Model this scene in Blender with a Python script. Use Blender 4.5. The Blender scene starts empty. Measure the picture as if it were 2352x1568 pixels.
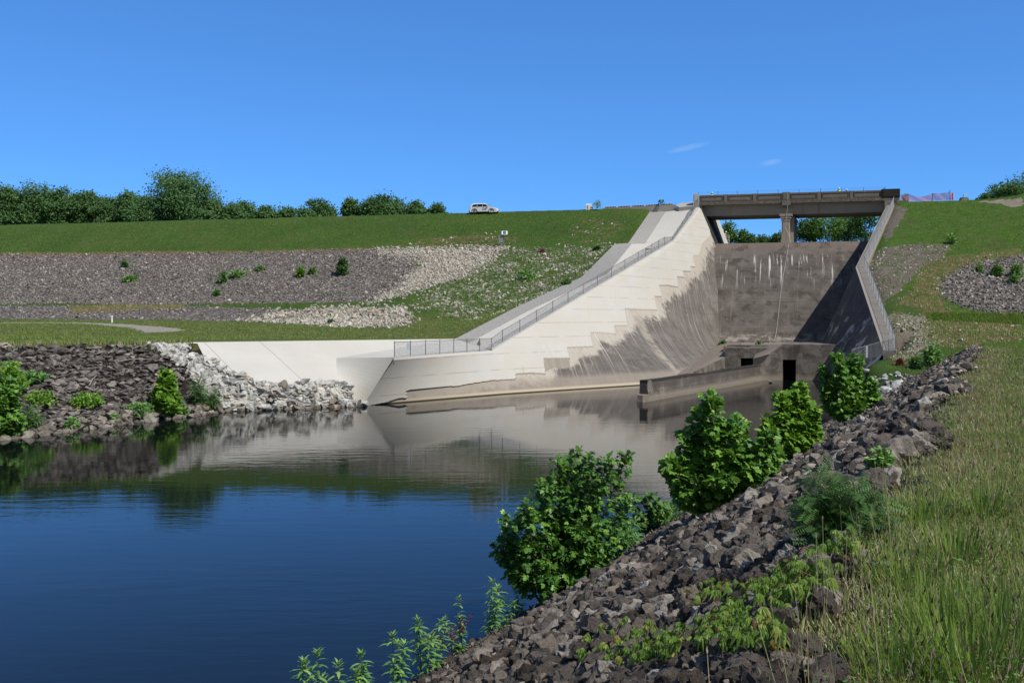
import bpy, bmesh, math, numpy as np
from mathutils import Vector, Matrix, noise as mnoise
rng = np.random.default_rng(7)
S = bpy.context.scene
C = S.collection

# ------------------------------------------------------------------ camera geometry (metres; water level z = 0)
FD, CX, CY, CAMZ = 2200.0, 1176.0, 784.0, 6.5
PITCH = math.atan(59 / 2200)
CP, SP = math.cos(PITCH), math.sin(PITCH)
SUN = np.array([0.60, -0.48, 1.0]); SUN = SUN / np.linalg.norm(SUN)

def ray(px, py):
    a = (px - CX) / FD; b = (CY - py) / FD
    return np.array([a, CP + b * SP, -SP + b * CP])

def W(px, py, d=None, z=None):
    r = ray(px, py)
    t = d / r[1] if d is not None else (z - CAMZ) / r[2]
    return np.array([0, 0, CAMZ]) + r * t

def project(P):
    P = np.asarray(P, float); x = P[..., 0]; y = P[..., 1]; z = P[..., 2] - CAMZ
    dep = y * CP - z * SP; up = y * SP + z * CP
    return CX + FD * x / dep, CY - FD * up / dep, dep

# ------------------------------------------------------------------ object helpers
def mesh(name, V, F, mat=None, parent=None, smooth=False, attr=None):
    me = bpy.data.meshes.new(name)
    V = np.asarray(V, np.float32).reshape(-1, 3)
    groups = F if isinstance(F, list) and len(F) and isinstance(F[0], np.ndarray) and F[0].ndim == 2 else None
    if groups is None and isinstance(F, np.ndarray): groups = [F]
    if groups is None:
        loops = np.fromiter((i for f in F for i in f), np.int32); tot = np.array([len(f) for f in F], np.int32)
    else:
        loops = np.concatenate([g.ravel() for g in groups]).astype(np.int32)
        tot = np.concatenate([np.full(len(g), g.shape[1], np.int32) for g in groups])
    me.vertices.add(len(V)); me.vertices.foreach_set('co', V.ravel())
    me.loops.add(len(loops)); me.loops.foreach_set('vertex_index', loops)
    me.polygons.add(len(tot))
    st = np.concatenate([[0], np.cumsum(tot)[:-1]]).astype(np.int32)
    me.polygons.foreach_set('loop_start', st)
    me.polygons.foreach_set('use_smooth', np.full(len(tot), smooth, bool))
    me.update(calc_edges=True)
    for k, a in (attr or {}).items():
        at = me.attributes.new(k, 'FLOAT', 'POINT'); at.data.foreach_set('value', np.asarray(a, np.float32))
    if mat: me.materials.append(mat)
    o = bpy.data.objects.new(name, me); C.objects.link(o)
    if parent: o.parent = parent
    return o

def tag(o, label=None, cat=None, group=None, kind=None):
    if label: o['label'] = label
    if cat: o['category'] = cat
    if group: o['group'] = group
    if kind: o['kind'] = kind
    return o

def empty(name, loc, label=None, cat=None, group=None):
    o = bpy.data.objects.new(name, None); C.objects.link(o); o.location = Vector([float(t) for t in loc])
    o.empty_display_size = .3
    return tag(o, label, cat, group)

class MB:
    def __init__(s): s.v = []; s.f = []
    def add(s, V, F):
        b = len(s.v); s.v += [tuple(map(float, p)) for p in V]; s.f += [[i + b for i in f] for f in F]; return s
    def box(s, c, sz, M=None):
        x, y, z = [t / 2 for t in sz]
        P = [(-x,-y,-z),(x,-y,-z),(x,y,-z),(-x,y,-z),(-x,-y,z),(x,-y,z),(x,y,z),(-x,y,z)]
        if M is not None: P = [tuple(M @ Vector(p)) for p in P]
        return s.add([(p[0]+c[0], p[1]+c[1], p[2]+c[2]) for p in P], [(3,2,1,0),(4,5,6,7),(0,1,5,4),(1,2,6,5),(2,3,7,6),(3,0,4,7)])
    def bx(s, x0, x1, y0, y1, z0, z1, f=None):
        P = [(x0,y0,z0),(x1,y0,z0),(x1,y1,z0),(x0,y1,z0),(x0,y0,z1),(x1,y0,z1),(x1,y1,z1),(x0,y1,z1)]
        if f: P = [f(*p) for p in P]
        return s.add(P, [(3,2,1,0),(4,5,6,7),(0,1,5,4),(1,2,6,5),(2,3,7,6),(3,0,4,7)])
    def tube(s, pts, rad, n=6, cap=True):
        pts = [Vector([float(t) for t in p]) for p in pts]
        if not hasattr(rad, '__len__'): rad = [rad] * len(pts)
        rings = []
        for i, p in enumerate(pts):
            t = (pts[min(i+1, len(pts)-1)] - pts[max(i-1, 0)])
            if t.length < 1e-9: t = Vector((0,0,1))
            t.normalize()
            a = t.cross(Vector((0,0,1)) if abs(t.z) < .9 else Vector((1,0,0))).normalized(); b = t.cross(a)
            rings.append([p + (a*math.cos(2*math.pi*k/n) + b*math.sin(2*math.pi*k/n)) * rad[i] for k in range(n)])
        V = [v for r in rings for v in r]; F = []
        for i in range(len(pts)-1):
            for k in range(n):
                F.append((i*n+k, i*n+(k+1)%n, (i+1)*n+(k+1)%n, (i+1)*n+k))
        if cap: F += [tuple(range(n))[::-1], tuple((len(pts)-1)*n+k for k in range(n))]
        return s.add(V, F)
    def prism(s, poly, z0, z1, f=None):
        n = len(poly); P = [(x,y,z0) for x,y in poly] + [(x,y,z1) for x,y in poly]
        if f: P = [f(*p) for p in P]
        return s.add(P, [tuple(range(n))[::-1], tuple(range(n,2*n))] + [(i,(i+1)%n,n+(i+1)%n,n+i) for i in range(n)])
    def solid(s, top, bot):
        n = len(top)
        return s.add(list(top)+list(bot), [tuple(range(n)), tuple(range(n,2*n))[::-1]] + [(n+i,n+(i+1)%n,(i+1)%n,i) for i in range(n)])
    def lathe(s, prof, c=(0,0,0), n=16, M=None):
        V=[];F=[]
        for r,z in prof:
            for k in range(n):
                p=Vector((r*math.cos(2*math.pi*k/n), r*math.sin(2*math.pi*k/n), z))
                if M is not None: p=M@p
                V.append((p.x+c[0],p.y+c[1],p.z+c[2]))
        for i in range(len(prof)-1):
            for k in range(n): F.append((i*n+k,i*n+(k+1)%n,(i+1)*n+(k+1)%n,(i+1)*n+k))
        F += [tuple(range(n))[::-1], tuple((len(prof)-1)*n+k for k in range(n))]
        return s.add(V,F)
    def obj(s, name, mat, parent=None, smooth=False):
        return mesh(name, s.v, s.f, mat, parent, smooth)

# ------------------------------------------------------------------ material helpers
class Mat:
    def __init__(s, name, rough=.9, spec=.25):
        s.m = bpy.data.materials.new(name); s.m.use_nodes = True
        s.t = s.m.node_tree; s.n = s.t.nodes; s.b = s.n['Principled BSDF']; s.out = s.n['Material Output']
        s.b.inputs['Roughness'].default_value = rough; s.b.inputs['Specular IOR Level'].default_value = spec
        s._pos = None
    def link(s, a, b): s.t.links.new(a, b)
    def _in(s, sock, v):
        if isinstance(v, bpy.types.NodeSocket): s.link(v, sock)
        elif hasattr(v, '__len__') and len(v) == 3 and sock.type == 'RGBA': sock.default_value = (*v, 1)
        else: sock.default_value = v
    def pos(s):
        if s._pos is None: s._pos = s.n.new('ShaderNodeNewGeometry').outputs['Position']
        return s._pos
    def obj(s): return s.n.new('ShaderNodeTexCoord').outputs['Object']
    def map(s, scale=(1,1,1), rot=(0,0,0), vec=None):
        k = s.n.new('ShaderNodeMapping'); s._in(k.inputs['Vector'], vec or s.pos())
        k.inputs['Scale'].default_value = scale; k.inputs['Rotation'].default_value = rot; return k.outputs[0]
    def noise(s, scale, detail=4, rough=.55, vec=None, dist=0, color=False):
        k = s.n.new('ShaderNodeTexNoise'); s._in(k.inputs['Vector'], vec or s.pos())
        k.inputs['Scale'].default_value = scale; k.inputs['Detail'].default_value = detail
        k.inputs['Roughness'].default_value = rough; k.inputs['Distortion'].default_value = dist
        return k.outputs['Color' if color else 'Fac']
    def voro(s, scale, vec=None, out='Color', feature='F1', rnd=1):
        k = s.n.new('ShaderNodeTexVoronoi'); k.feature = feature; s._in(k.inputs['Vector'], vec or s.pos())
        k.inputs['Scale'].default_value = scale; k.inputs['Randomness'].default_value = rnd; return k.outputs[out]
    def attr(s, name):
        k = s.n.new('ShaderNodeAttribute'); k.attribute_name = name; return k.outputs['Fac']
    def rand(s): return s.n.new('ShaderNodeObjectInfo').outputs['Random']
    def sep(s, v):
        k = s.n.new('ShaderNodeSeparateXYZ'); s._in(k.inputs[0], v); return k.outputs
    def math(s, op, a, b=0.0, c=0.0, clamp=False):
        k = s.n.new('ShaderNodeMath'); k.operation = op; k.use_clamp = clamp
        s._in(k.inputs[0], a); s._in(k.inputs[1], b); s._in(k.inputs[2], c); return k.outputs[0]
    def step(s, v, lo, hi):
        k = s.n.new('ShaderNodeMapRange'); k.interpolation_type = 'SMOOTHSTEP'
        s._in(k.inputs[0], v); k.inputs[1].default_value = lo; k.inputs[2].default_value = hi; return k.outputs[0]
    def mix(s, f, a, b, mode='MIX'):
        k = s.n.new('ShaderNodeMix'); k.data_type = 'RGBA'; k.blend_type = mode
        s._in(k.inputs[0], f); s._in(k.inputs[6], a); s._in(k.inputs[7], b); return k.outputs[2]
    def ramp(s, f, pts):
        k = s.n.new('ShaderNodeValToRGB'); s._in(k.inputs[0], f); e = k.color_ramp.elements
        while len(e) < len(pts): e.new(.5)
        for q, (p, c) in zip(e, pts): q.position = p; q.color = (*c, 1) if len(c) == 3 else c
        return k.outputs[0]
    def bump(s, h, strength=.5, dist=.1):
        k = s.n.new('ShaderNodeBump'); s._in(k.inputs['Height'], h)
        k.inputs['Strength'].default_value = strength; k.inputs['Distance'].default_value = dist
        s.link(k.outputs[0], s.b.inputs['Normal'])
    def col(s, c): s._in(s.b.inputs['Base Color'], c); return s
    def leafy(s, c, tr=.3, tc=None):
        s.col(c)
        k = s.n.new('ShaderNodeBsdfTranslucent'); s._in(k.inputs['Color'], tc if tc is not None else c)
        m = s.n.new('ShaderNodeMixShader'); m.inputs[0].default_value = tr
        s.link(s.b.outputs[0], m.inputs[1]); s.link(k.outputs[0], m.inputs[2]); s.link(m.outputs[0], s.out.inputs['Surface'])
        return s

def plain(name, c, rough=.7, spec=.3, metal=0, var=.12, scale=6):
    m = Mat(name, rough, spec); m.b.inputs['Metallic'].default_value = metal
    n = m.noise(scale, 4)
    m.col(m.mix(n, tuple(t*(1-var) for t in c), tuple(min(1, t*(1+var)) for t in c)))
    return m.m

# ------------------------------------------------------------------ plan geometry
C0 = np.array([-2.4, 150.0]); UA = np.array([.9712, -.2384]); VA = np.array([-.2384, -.9712])
def vcoord(X, Y): return (X - C0[0]) * VA[0] + (Y - C0[1]) * VA[1]
def sstep(a, b, x):
    t = np.clip((x - a) / (b - a), 0, 1); return t*t*(3-2*t)

def tdepth(px):                                   # straight top line of the left wall
    t = (1547 - px) / 417.0
    return 1 / (1/127.0 + t * (1/82.0 - 1/127.0))
def Tline(px): return W(px, 554 + (1547-px) * (251/417.0), d=tdepth(px))

T0 = W(1607, 477, d=139); T1 = Tline(1547); T5 = Tline(1130); T6 = W(905, 820, z=3.5)
E0 = W(830, 932, z=0)
SLpx = [(1493,486,144),(1443,559,125),(1412,561,124),(1335,637,110.5),(1179,709,96),(1047,778,86)]
SL = np.array([W(a,b,d=c) for a,b,c in SLpx])
TM = np.array([W(1598,478,d=140), Tline(1547), Tline(1522), Tline(1420), Tline(1265), T5])
SMpx = [(1529,486),(1482,559),(1451,560),(1395,629),(1213,714),(1076,778)]
SMd = [142.5,126,123.3,108.6,94.2,84.8]
SM = np.array([W(a,b,d=c) for (a,b),c in zip(SMpx,SMd)])

A0 = np.array([-24,69.6,4.57]); A1 = np.array([-4.9,86,4.43])
FT = np.array([-13.6,74.1,3.23]); FB = np.array([-12.8,69.8,1.71])
nA = np.cross(A1-A0, FB-A0); nA /= np.linalg.norm(nA)
def onA(px, py):
    r = ray(px, py); c = np.array([0,0,CAMZ]); t = np.dot(A0-c, nA)/np.dot(r, nA); return c + r*t
TP = np.array([(-78,-15,4.5),(-33.6,62.9,4.5),(-25.3,65.7,4.5),(-23.6,69.3,4.5),onA(535,859),onA(610,880),FB,W(822,893,d=69.2),(-10.9,69,0.02)])
WL = np.array([(-61,-20),(-26.8,50.2),(-23,58),(-19.4,65),(-10.9,69)])
KR = np.array([37.6,105,11.75]); LR = np.array([31.8,82,3.5]); ER = np.array([52.3,134,22.0])
RXY = np.array([(60,25.0),(73,25.6),(77,26.8),(79,27.8),(82,31.2),(105,37.4),(134,51.8),(200,74)])

def polydist(X, Y, P):
    best = np.full(X.shape, 1e9); val = np.zeros(X.shape); sgn = np.zeros(X.shape)
    for a, b in zip(P[:-1], P[1:]):
        dx, dy = b[0]-a[0], b[1]-a[1]; L = dx*dx+dy*dy
        t = np.clip(((X-a[0])*dx+(Y-a[1])*dy)/L, 0, 1)
        d = np.hypot(X-a[0]-t*dx, Y-a[1]-t*dy); m = d < best
        best = np.where(m, d, best)
        if len(a) > 2: val = np.where(m, a[2]+t*(b[2]-a[2]), val)
        sgn = np.where(m, np.sign((X-a[0])*dy-(Y-a[1])*dx), sgn)
    return best, val, sgn          # sgn > 0: right of the line's direction

def inpoly(X, Y, P):
    c = np.zeros(X.shape, bool); n = len(P)
    for i in range(n):
        x0,y0 = P[i][0],P[i][1]; x1,y1 = P[(i+1)%n][0],P[(i+1)%n][1]
        if y0 == y1: continue
        c ^= ((y0 > Y) != (y1 > Y)) & (X < (x1-x0)*(Y-y0)/(y1-y0)+x0)
    return c

PL_v = [-400,-60,-32,-9,0,15.4,17,36.5,39,44,62,85,400]
PL_z = [14,14,14.5,22.7,22.7,16.5,16.2,8.2,7.7,5.95,4.5,4.5,4.5]
PR_v = [-400,-60,-32,-9,3,48.4,59.4,64,70,82]
PR_z = [14,14,14.5,22.3,22.3,6.9,2.9,2.3,1.6,-1.2]
CHUTE = [tuple(T0[:2]+[-1.2,.5]), tuple(T1[:2]+[-.6,.4]), tuple(T5[:2]+[-1.2,.9]), tuple(T6[:2]+[-1.2,.9]), (-11.6,69.6), (-9,62), (0,55), (27,70), (28.6,78), (32.2,82), (38,105), (52.6,134), (62,172), (38,180)]
LCORNER = [tuple(A0[:2]+[-.3,.75]), tuple(A1[:2]+[-.3,.85]), tuple(T5[:2]), tuple(T6[:2]), (-10.9,69), tuple(FB[:2]), tuple(onA(610,880)[:2]), tuple(onA(535,859)[:2])]
def wob(X, Y, s, k=0.0):
    return (np.sin(X*s*1.3+Y*s*.7+k)+np.sin(X*s*.6-Y*s*1.7+k*2.1)+np.sin(X*s*2.3+Y*s*2.9+k*.7)*.6)/2.6
def mcoord(X, Y): return X*.89 - Y*.45
def bcoord(X, Y): return X*.45 + Y*.89

def G(X, Y):
    X = np.asarray(X, float); Y = np.asarray(Y, float)
    v = vcoord(X, Y)
    # left side
    zl = np.interp(v, PL_v, PL_z)
    dS, zS, sS = polydist(X, Y, SL[::-1])            # walking up the slope: the strip is on the right
    ridge = np.where(sS > 0, zS - .9, zS + .02 - .36*dS) - 30*np.clip(70-Y,0,1) 
    zl = np.where((sS > 0) & (dS < 9) & (Y > 84) & (v > -1), np.minimum(zl, zS-.9), zl)
    ridge = np.where((Y > 84) & (v > 1) & ((sS <= 0) | (dS < 9)), ridge, -5)
    zl = np.maximum(zl, ridge) + .3*np.exp(-((zl-ridge)/.8)**2)*(ridge > 0)*(sS < 0)*np.clip(dS/4,0,1)
    zl = zl + wob(X,Y,.22)*.08*(Y > 60)
    dW, _, sW = polydist(X, Y, WL); dT, zT, sT = polydist(X, Y, TP)
    bank = (sW <= 0) & (sT > 0) & (Y < 71)
    zl = np.where(bank, zT*dW/(dW+dT+1e-6), zl)
    cor = inpoly(X, Y, LCORNER); zA = A0[2] - ((X-A0[0])*nA[0]+(Y-A0[1])*nA[1])/nA[2]
    zl = np.where(cor, np.minimum(zA, 3.0) - .8, zl)
    left = (sW <= 0) & (X < 45)
    left |= (Y > 69) & (X < np.interp(Y, [69,82,127,139,200], [-10.9,-1.5,21.5,27.5,42]))
    zl = np.where(left, zl, -9)
    # near bank
    m = mcoord(X, Y); b = bcoord(X, Y)
    top = 4.85 + .012*np.clip(m,0,30) - 1.7*sstep(56,80,b)*(1-sstep(3,9,m))
    zn = np.where(m < -.9, top*(m+9.0)/8.1, top)
    zn = np.where(m < -9, (m+9)*.5, zn) + wob(X,Y,.9,1)*.07*sstep(-9,-7,m)*(1-sstep(-1.5,-.5,m)) + wob(X,Y,.5,2)*.04
    zn = np.where(b > 95, -9, zn)
    # right side
    zr = np.interp(v, PR_v, PR_z) + wob(X,Y,.16,4)*.14
    xr = np.interp(Y, RXY[:,0], RXY[:,1]); dr = X - xr
    zr = np.where(Y < 86, np.minimum(zr, dr*np.interp(Y,[70,75,77],[.55,.6,1.3])), zr)
    mound = 2.0*np.exp(-(((X-76)/7)**2+((Y-128)/4)**2))
    zr = zr - .7*(1-np.clip((dr-1.3)/.9,0,1))*(Y>81)
    zr = np.where(dr > 0, zr + mound, -9)
    z = np.maximum(np.maximum(zl, zn), zr)
    ch = inpoly(X, Y, CHUTE)
    z = np.where(ch & (m < -8.5), np.where(v < 1, 12.0, -1.6), z)
    return np.maximum(z, -1.6)

def GH(px, py, d0=2.5, d1=230, ex=0):
    r = ray(px, py); t = np.concatenate([np.arange(d0, 30, .04), np.arange(30, d1, .12)])
    P = np.array([0,0,CAMZ]) + r[None,:]*t[:,None]
    k = np.where(P[:,2] <= G(P[:,0], P[:,1]))[0]
    if not len(k): return P[-1]
    p = P[k[0]].copy(); return p
def zone(pts): return np.array([GH(*p)[:2] for p in pts])
def g1(x, y): return float(G(np.array([x]), np.array([y]))[0])
# ================================================================== TERRAIN
def axis(lo, hi, step, far):
    a = list(np.arange(lo, hi, step)); g = step; x = a[-1]
    up = []
    while x < far: g *= 1.35; x += g; up.append(x)
    g = step; x = lo; dn = []
    while x > -far: g *= 1.35; x -= g; dn.append(x)
    return np.array(dn[::-1] + a + up)
gx = axis(-112, 92, .6, 4000); gy = axis(-8, 176, .6, 4000)
GX, GY = np.meshgrid(gx, gy); GZ = G(GX, GY)
nx, ny = len(gx), len(gy)
idx = np.arange(nx*ny).reshape(ny, nx)
GF = np.stack([idx[:-1,:-1], idx[:-1,1:], idx[1:,1:], idx[1:,:-1]], -1).reshape(-1, 4)
Z = {}
Z['dark'] = zone([(0,586),(430,581),(700,577),(850,573),(920,574),(965,600),(930,652),(840,693),(500,697),(0,692)]); Z['dark'][0] += (-60,16); Z['dark'][-1] += (-60,14.5)
Z['pale'] = zone([(850,573),(1000,571),(1165,569),(1145,580),(1105,610),(1050,640),(950,668),(830,698),(925,655),(975,600)])
Z['mixed'] = zone([(1145,575),(1405,563),(1330,638),(1240,688),(1180,706),(935,700),(990,668),(1060,640),(1105,612)])
Z['band'] = zone([(0,703),(300,703),(700,713),(800,718),(640,736),(480,737),(420,734),(0,727)]); Z['band'][0] += (-60,14.5); Z['band'][-1] += (-60,14.5)
Z['bandpale'] = zone([(640,716),(760,706),(930,706),(945,724),(905,752),(760,749),(560,736)])
Z['path'] = zone([(0,740.5),(200,741.5),(290,744.5),(370,750),(425,757),(400,762),(335,764),(296,752),(200,743.5),(0,742)])
Z['gravel'] = zone([(2168,640),(2230,607),(2352,588),(2500,580),(2500,722),(2352,718),(2250,715),(2185,695),(2160,662)])
Z['dirt'] = zone([(1992,590),(2030,572),(2100,560),(2185,562),(2170,590),(2115,615),(2085,650),(2028,705),(1982,650)])
Z['dirt2'] = zone([(2032,732),(2132,727),(2130,770),(2175,790),(2120,800),(2060,832),(2036,806)])
Z['dirt3'] = zone([(2048,478),(2085,480),(2060,520),(2035,560),(1990,590),(2000,560)])
Z['dry1'] = zone([(0,580),(430,577),(860,570),(860,576),(430,584),(0,588)])
Z['dry2'] = zone([(160,704),(260,700),(420,700),(430,708),(300,713),(160,720)])
Z['dry3'] = zone([(2120,600),(2352,570),(2352,590),(2230,612),(2165,650),(2170,700),(2200,716),(2150,716),(2060,700),(2100,650)])
Z['dry4'] = zone([(2120,735),(2352,750),(2352,778),(2200,800),(2130,790)])
Z['dry5'] = zone([(960,548),(1100,538),(1190,541),(1195,556),(1100,563),(950,566)]); Z['dry6'] = zone([(1330,500),(1440,505),(1410,556),(1300,556)])
Z['dry7'] = zone([(2050,712),(2352,716),(2352,750),(2120,738),(2050,730)])
Z['mound'] = zone([(2236,464),(2300,459),(2352,457),(2352,474),(2325,477),(2300,468)]); 
ar = lambda b: b.astype(float).ravel()
M_ = mcoord(GX, GY); B_ = bcoord(GX, GY)
tdark = ar(inpoly(GX,GY,Z['dark']) | inpoly(GX,GY,Z['band']))
tpale = ar(inpoly(GX,GY,Z['pale']) | inpoly(GX,GY,Z['bandpale']) | inpoly(GX,GY,Z['dirt2']) & False)
tmix = ar(inpoly(GX,GY,Z['mixed']))
tgrav = ar(inpoly(GX,GY,Z['gravel']))
tdirt = ar(inpoly(GX,GY,Z['dirt']) | inpoly(GX,GY,Z['dirt3'])) + 1.0*ar(inpoly(GX,GY,Z['dirt2']))
tdirt2 = ar(inpoly(GX,GY,Z['dirt2']) | inpoly(GX,GY,Z['mound']) | (np.hypot((GX-77)/8,(GY-127)/5) < 1))
tdry = np.maximum(ar(inpoly(GX,GY,Z['dry1'])|inpoly(GX,GY,Z['dry2'])), .58*ar(inpoly(GX,GY,Z['dry3'])|inpoly(GX,GY,Z['dry4'])))
tpath = ar(inpoly(GX,GY,Z['path']))
tdry = np.maximum(tdry, .47*ar(inpoly(GX,GY,Z['dry7'])))
tdry = np.maximum(tdry, .52*ar(inpoly(GX,GY,Z['dry5'])) + .40*ar(inpoly(GX,GY,Z['dry6'])))
dWg,_,sWg = polydist(GX,GY,WL); dTg,_,sTg = polydist(GX,GY,TP)
lb = (sWg<=0)&(sTg>0)&(GY<71)
tbank = ar(lb)
dryrim = ((dTg<1.6)&(sTg<=0)&(GX<-22)&(GY<70)).astype(float).ravel()*.8
tdry = np.maximum(tdry, dryrim)
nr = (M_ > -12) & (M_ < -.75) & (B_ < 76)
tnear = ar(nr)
tneargrass = ar((M_ >= -.75) & (B_ < 80))
tdrynear = ((sstep(-1.2,-.4,M_)*(1-sstep(.1,1.6,M_)))*(B_<60)).ravel()
tdry = np.maximum(tdry, .62*tdrynear)
tlush = ar((GX > 40) & (GY > 80)) 
tbed = ar(GZ < -.1)

g = Mat('ground_material', .95, .15)
def mk(name, sc=.6, lo=.42, hi=.58, k=.8):
    n = g.noise(sc, 5, .65); return g.step(g.math('ADD', g.attr(name), g.math('MULTIPLY', g.math('SUBTRACT', n, .5), k)), lo, hi)
n1 = g.noise(.12, 4); n2 = g.noise(1.1, 5, .65); n3 = g.noise(7, 4, .7); n4 = g.noise(28, 3, .7)
green = g.ramp(g.math('ADD', g.math('MULTIPLY', n1, .5), g.math('MULTIPLY', n2, .5)), [(.3,(.042,.100,.014)),(.5,(.072,.150,.020)),(.7,(.130,.19,.036))])
lush = g.ramp(n2, [(.3,(.055,.125,.012)),(.55,(.095,.19,.018)),(.75,(.155,.235,.036))])
grass = g.mix(g.attr('lush'), green, lush)
grass = g.mix(g.attr('neargrass'), grass, g.ramp(n2, [(.3,(.08,.10,.022)),(.6,(.15,.14,.055))]))
olive = g.step(g.noise(.30, 4, .6), .52, .72)
grass = g.mix(g.math('MULTIPLY', olive, .55), grass, (.135,.138,.05))
grass = g.mix(g.step(n3, .3, .75), g.mix(.45, grass, (.012,.022,.006)), g.mix(.15, grass, (.16,.19,.07)))
dry = g.ramp(n3, [(.25,(.10,.065,.03)),(.55,(.22,.145,.075)),(.8,(.31,.235,.14))])
dark = g.ramp(n4, [(.3,(.03,.028,.026)),(.55,(.11,.10,.095)),(.8,(.24,.225,.21))])
vr = g.voro(4.5); 
gr = g.mix(.75, dark, g.ramp(g.sep(vr)[0], [(0,(.06,.053,.048)),(.6,(.20,.178,.16)),(1,(.40,.37,.335))]))
pale = g.ramp(g.math('ADD', g.math('MULTIPLY', n3, .5), g.math('MULTIPLY', g.sep(vr)[1], .5)), [(.2,(.10,.09,.075)),(.5,(.36,.33,.28)),(.8,(.52,.49,.43))])
dirt = g.ramp(g.math('ADD', g.math('MULTIPLY', n3, .6), g.math('MULTIPLY', n2, .4)), [(.3,(.10,.08,.066)),(.55,(.21,.175,.145)),(.75,(.33,.29,.25))])
dirtp = g.ramp(g.math('ADD', g.math('MULTIPLY', n3, .6), g.math('MULTIPLY', n2, .4)), [(.3,(.17,.135,.105)),(.55,(.33,.28,.225)),(.75,(.46,.40,.33))])
terr = g.math('MULTIPLY', g.step(g.sep(g.pos())[2], 7.2, 5.6), g.step(g.sep(g.pos())[0], 12, 4))
grass = g.mix(g.math('MULTIPLY', terr, g.step(n2, .25, .6)), grass, (.15,.165,.05))
c = grass
c = g.mix(g.math('MULTIPLY', mk('mix', .7), g.step(g.noise(2.2, 4, .7), .5, .6)), c, pale)
c = g.mix(mk('dark', .5), c, gr)
c = g.mix(mk('pale', .5), c, pale)
c = g.mix(g.math('MULTIPLY', mk('dry', 1.1, .36, .7, 1.9), .85), c, dry)
c = g.mix(mk('gravel', .5), c, gr)
dm = g.math('MULTIPLY', mk('dirt', .45, .4, .6, 1.0), g.step(g.noise(.8, 5, .65), .32, .46))
c = g.mix(dm, c, dirt)
c = g.mix(mk('dirt2', .7, .4, .7, 1.7), c, dirtp)
c = g.mix(mk('path', .8, .4, .6, .5), c, g.ramp(n3, [(.3,(.32,.28,.22)),(.7,(.48,.44,.37))]))
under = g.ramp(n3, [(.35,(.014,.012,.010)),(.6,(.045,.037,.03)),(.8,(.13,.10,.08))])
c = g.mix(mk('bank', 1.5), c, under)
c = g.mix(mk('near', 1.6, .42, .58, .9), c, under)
c = g.mix(g.attr('bed'), c, (.028,.026,.018))
g.col(c)
g.bump(g.math('ADD', g.math('MULTIPLY', n3, .6), g.math('MULTIPLY', n4, .4)), .9, .25)
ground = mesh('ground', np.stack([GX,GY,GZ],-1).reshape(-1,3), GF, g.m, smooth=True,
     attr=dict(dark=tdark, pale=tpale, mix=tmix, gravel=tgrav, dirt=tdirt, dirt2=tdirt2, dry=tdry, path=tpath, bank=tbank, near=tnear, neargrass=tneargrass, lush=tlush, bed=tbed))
tag(ground, kind='structure')

# ------------------------------------------------------------------ water
w = Mat('water_material', .015, .40)
w.b.inputs['IOR'].default_value = 1.333
w.col((.005,.007,.007))
v1 = w.map((.55,1.9,1), (0,0,math.radians(-6))); v2 = w.map((2.2,6.5,1), (0,0,math.radians(5)))
calm = w.step(w.noise(.05, 3, .5, vec=w.map((.8,1.7,1))), .38, .66)
hgt = w.math('ADD', w.math('MULTIPLY', w.noise(1.0, 3, .5, vec=v1), .5), w.math('MULTIPLY', w.noise(1.0, 3, .6, vec=v2), .12))
w.bump(w.math('MULTIPLY', hgt, w.math('ADD', .25, w.math('MULTIPLY', calm, .75))), .5, .040)
wv = MB().add([(-400,-200,0),(120,-200,0),(120,112,0),(-400,112,0)], [(0,1,2,3)])
tag(wv.obj('water', w.m), kind='structure')

# ================================================================== CONCRETE MATERIALS
def alongvec(m, f, fz):
    k = m.n.new('ShaderNodeCombineXYZ'); m.link(m.math('MULTIPLY', m.attr('along'), f), k.inputs[0]); m.link(m.math('MULTIPLY', m.sep(m.pos())[2], fz), k.inputs[2]); return k.outputs[0]
def streaky(m, along=False):
    zs = alongvec(m, 1.6, .10) if along else m.map((1.6,1.6,.10)); return m.noise(1.0, 5, .65, vec=zs)
def new_concrete(name, tone=(.54,.52,.465), joints=0):
    m = Mat(name, .85, .2)
    n = m.noise(.35, 5, .6); f = m.noise(9, 4, .7); s = streaky(m)
    c = m.mix(n, tuple(t*.86 for t in tone), tuple(min(.9,t*1.1) for t in tone))
    c = m.mix(m.math('MULTIPLY', m.step(s, .55, .8), .35), c, tuple(t*q for t,q in zip(tone,(.78,.72,.62))))
    c = m.mix(m.math('MULTIPLY', m.step(f, .55, .9), .25), c, tuple(t*.7 for t in tone))
    m.col(c); m.bump(f, .15, .03); return m
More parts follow.
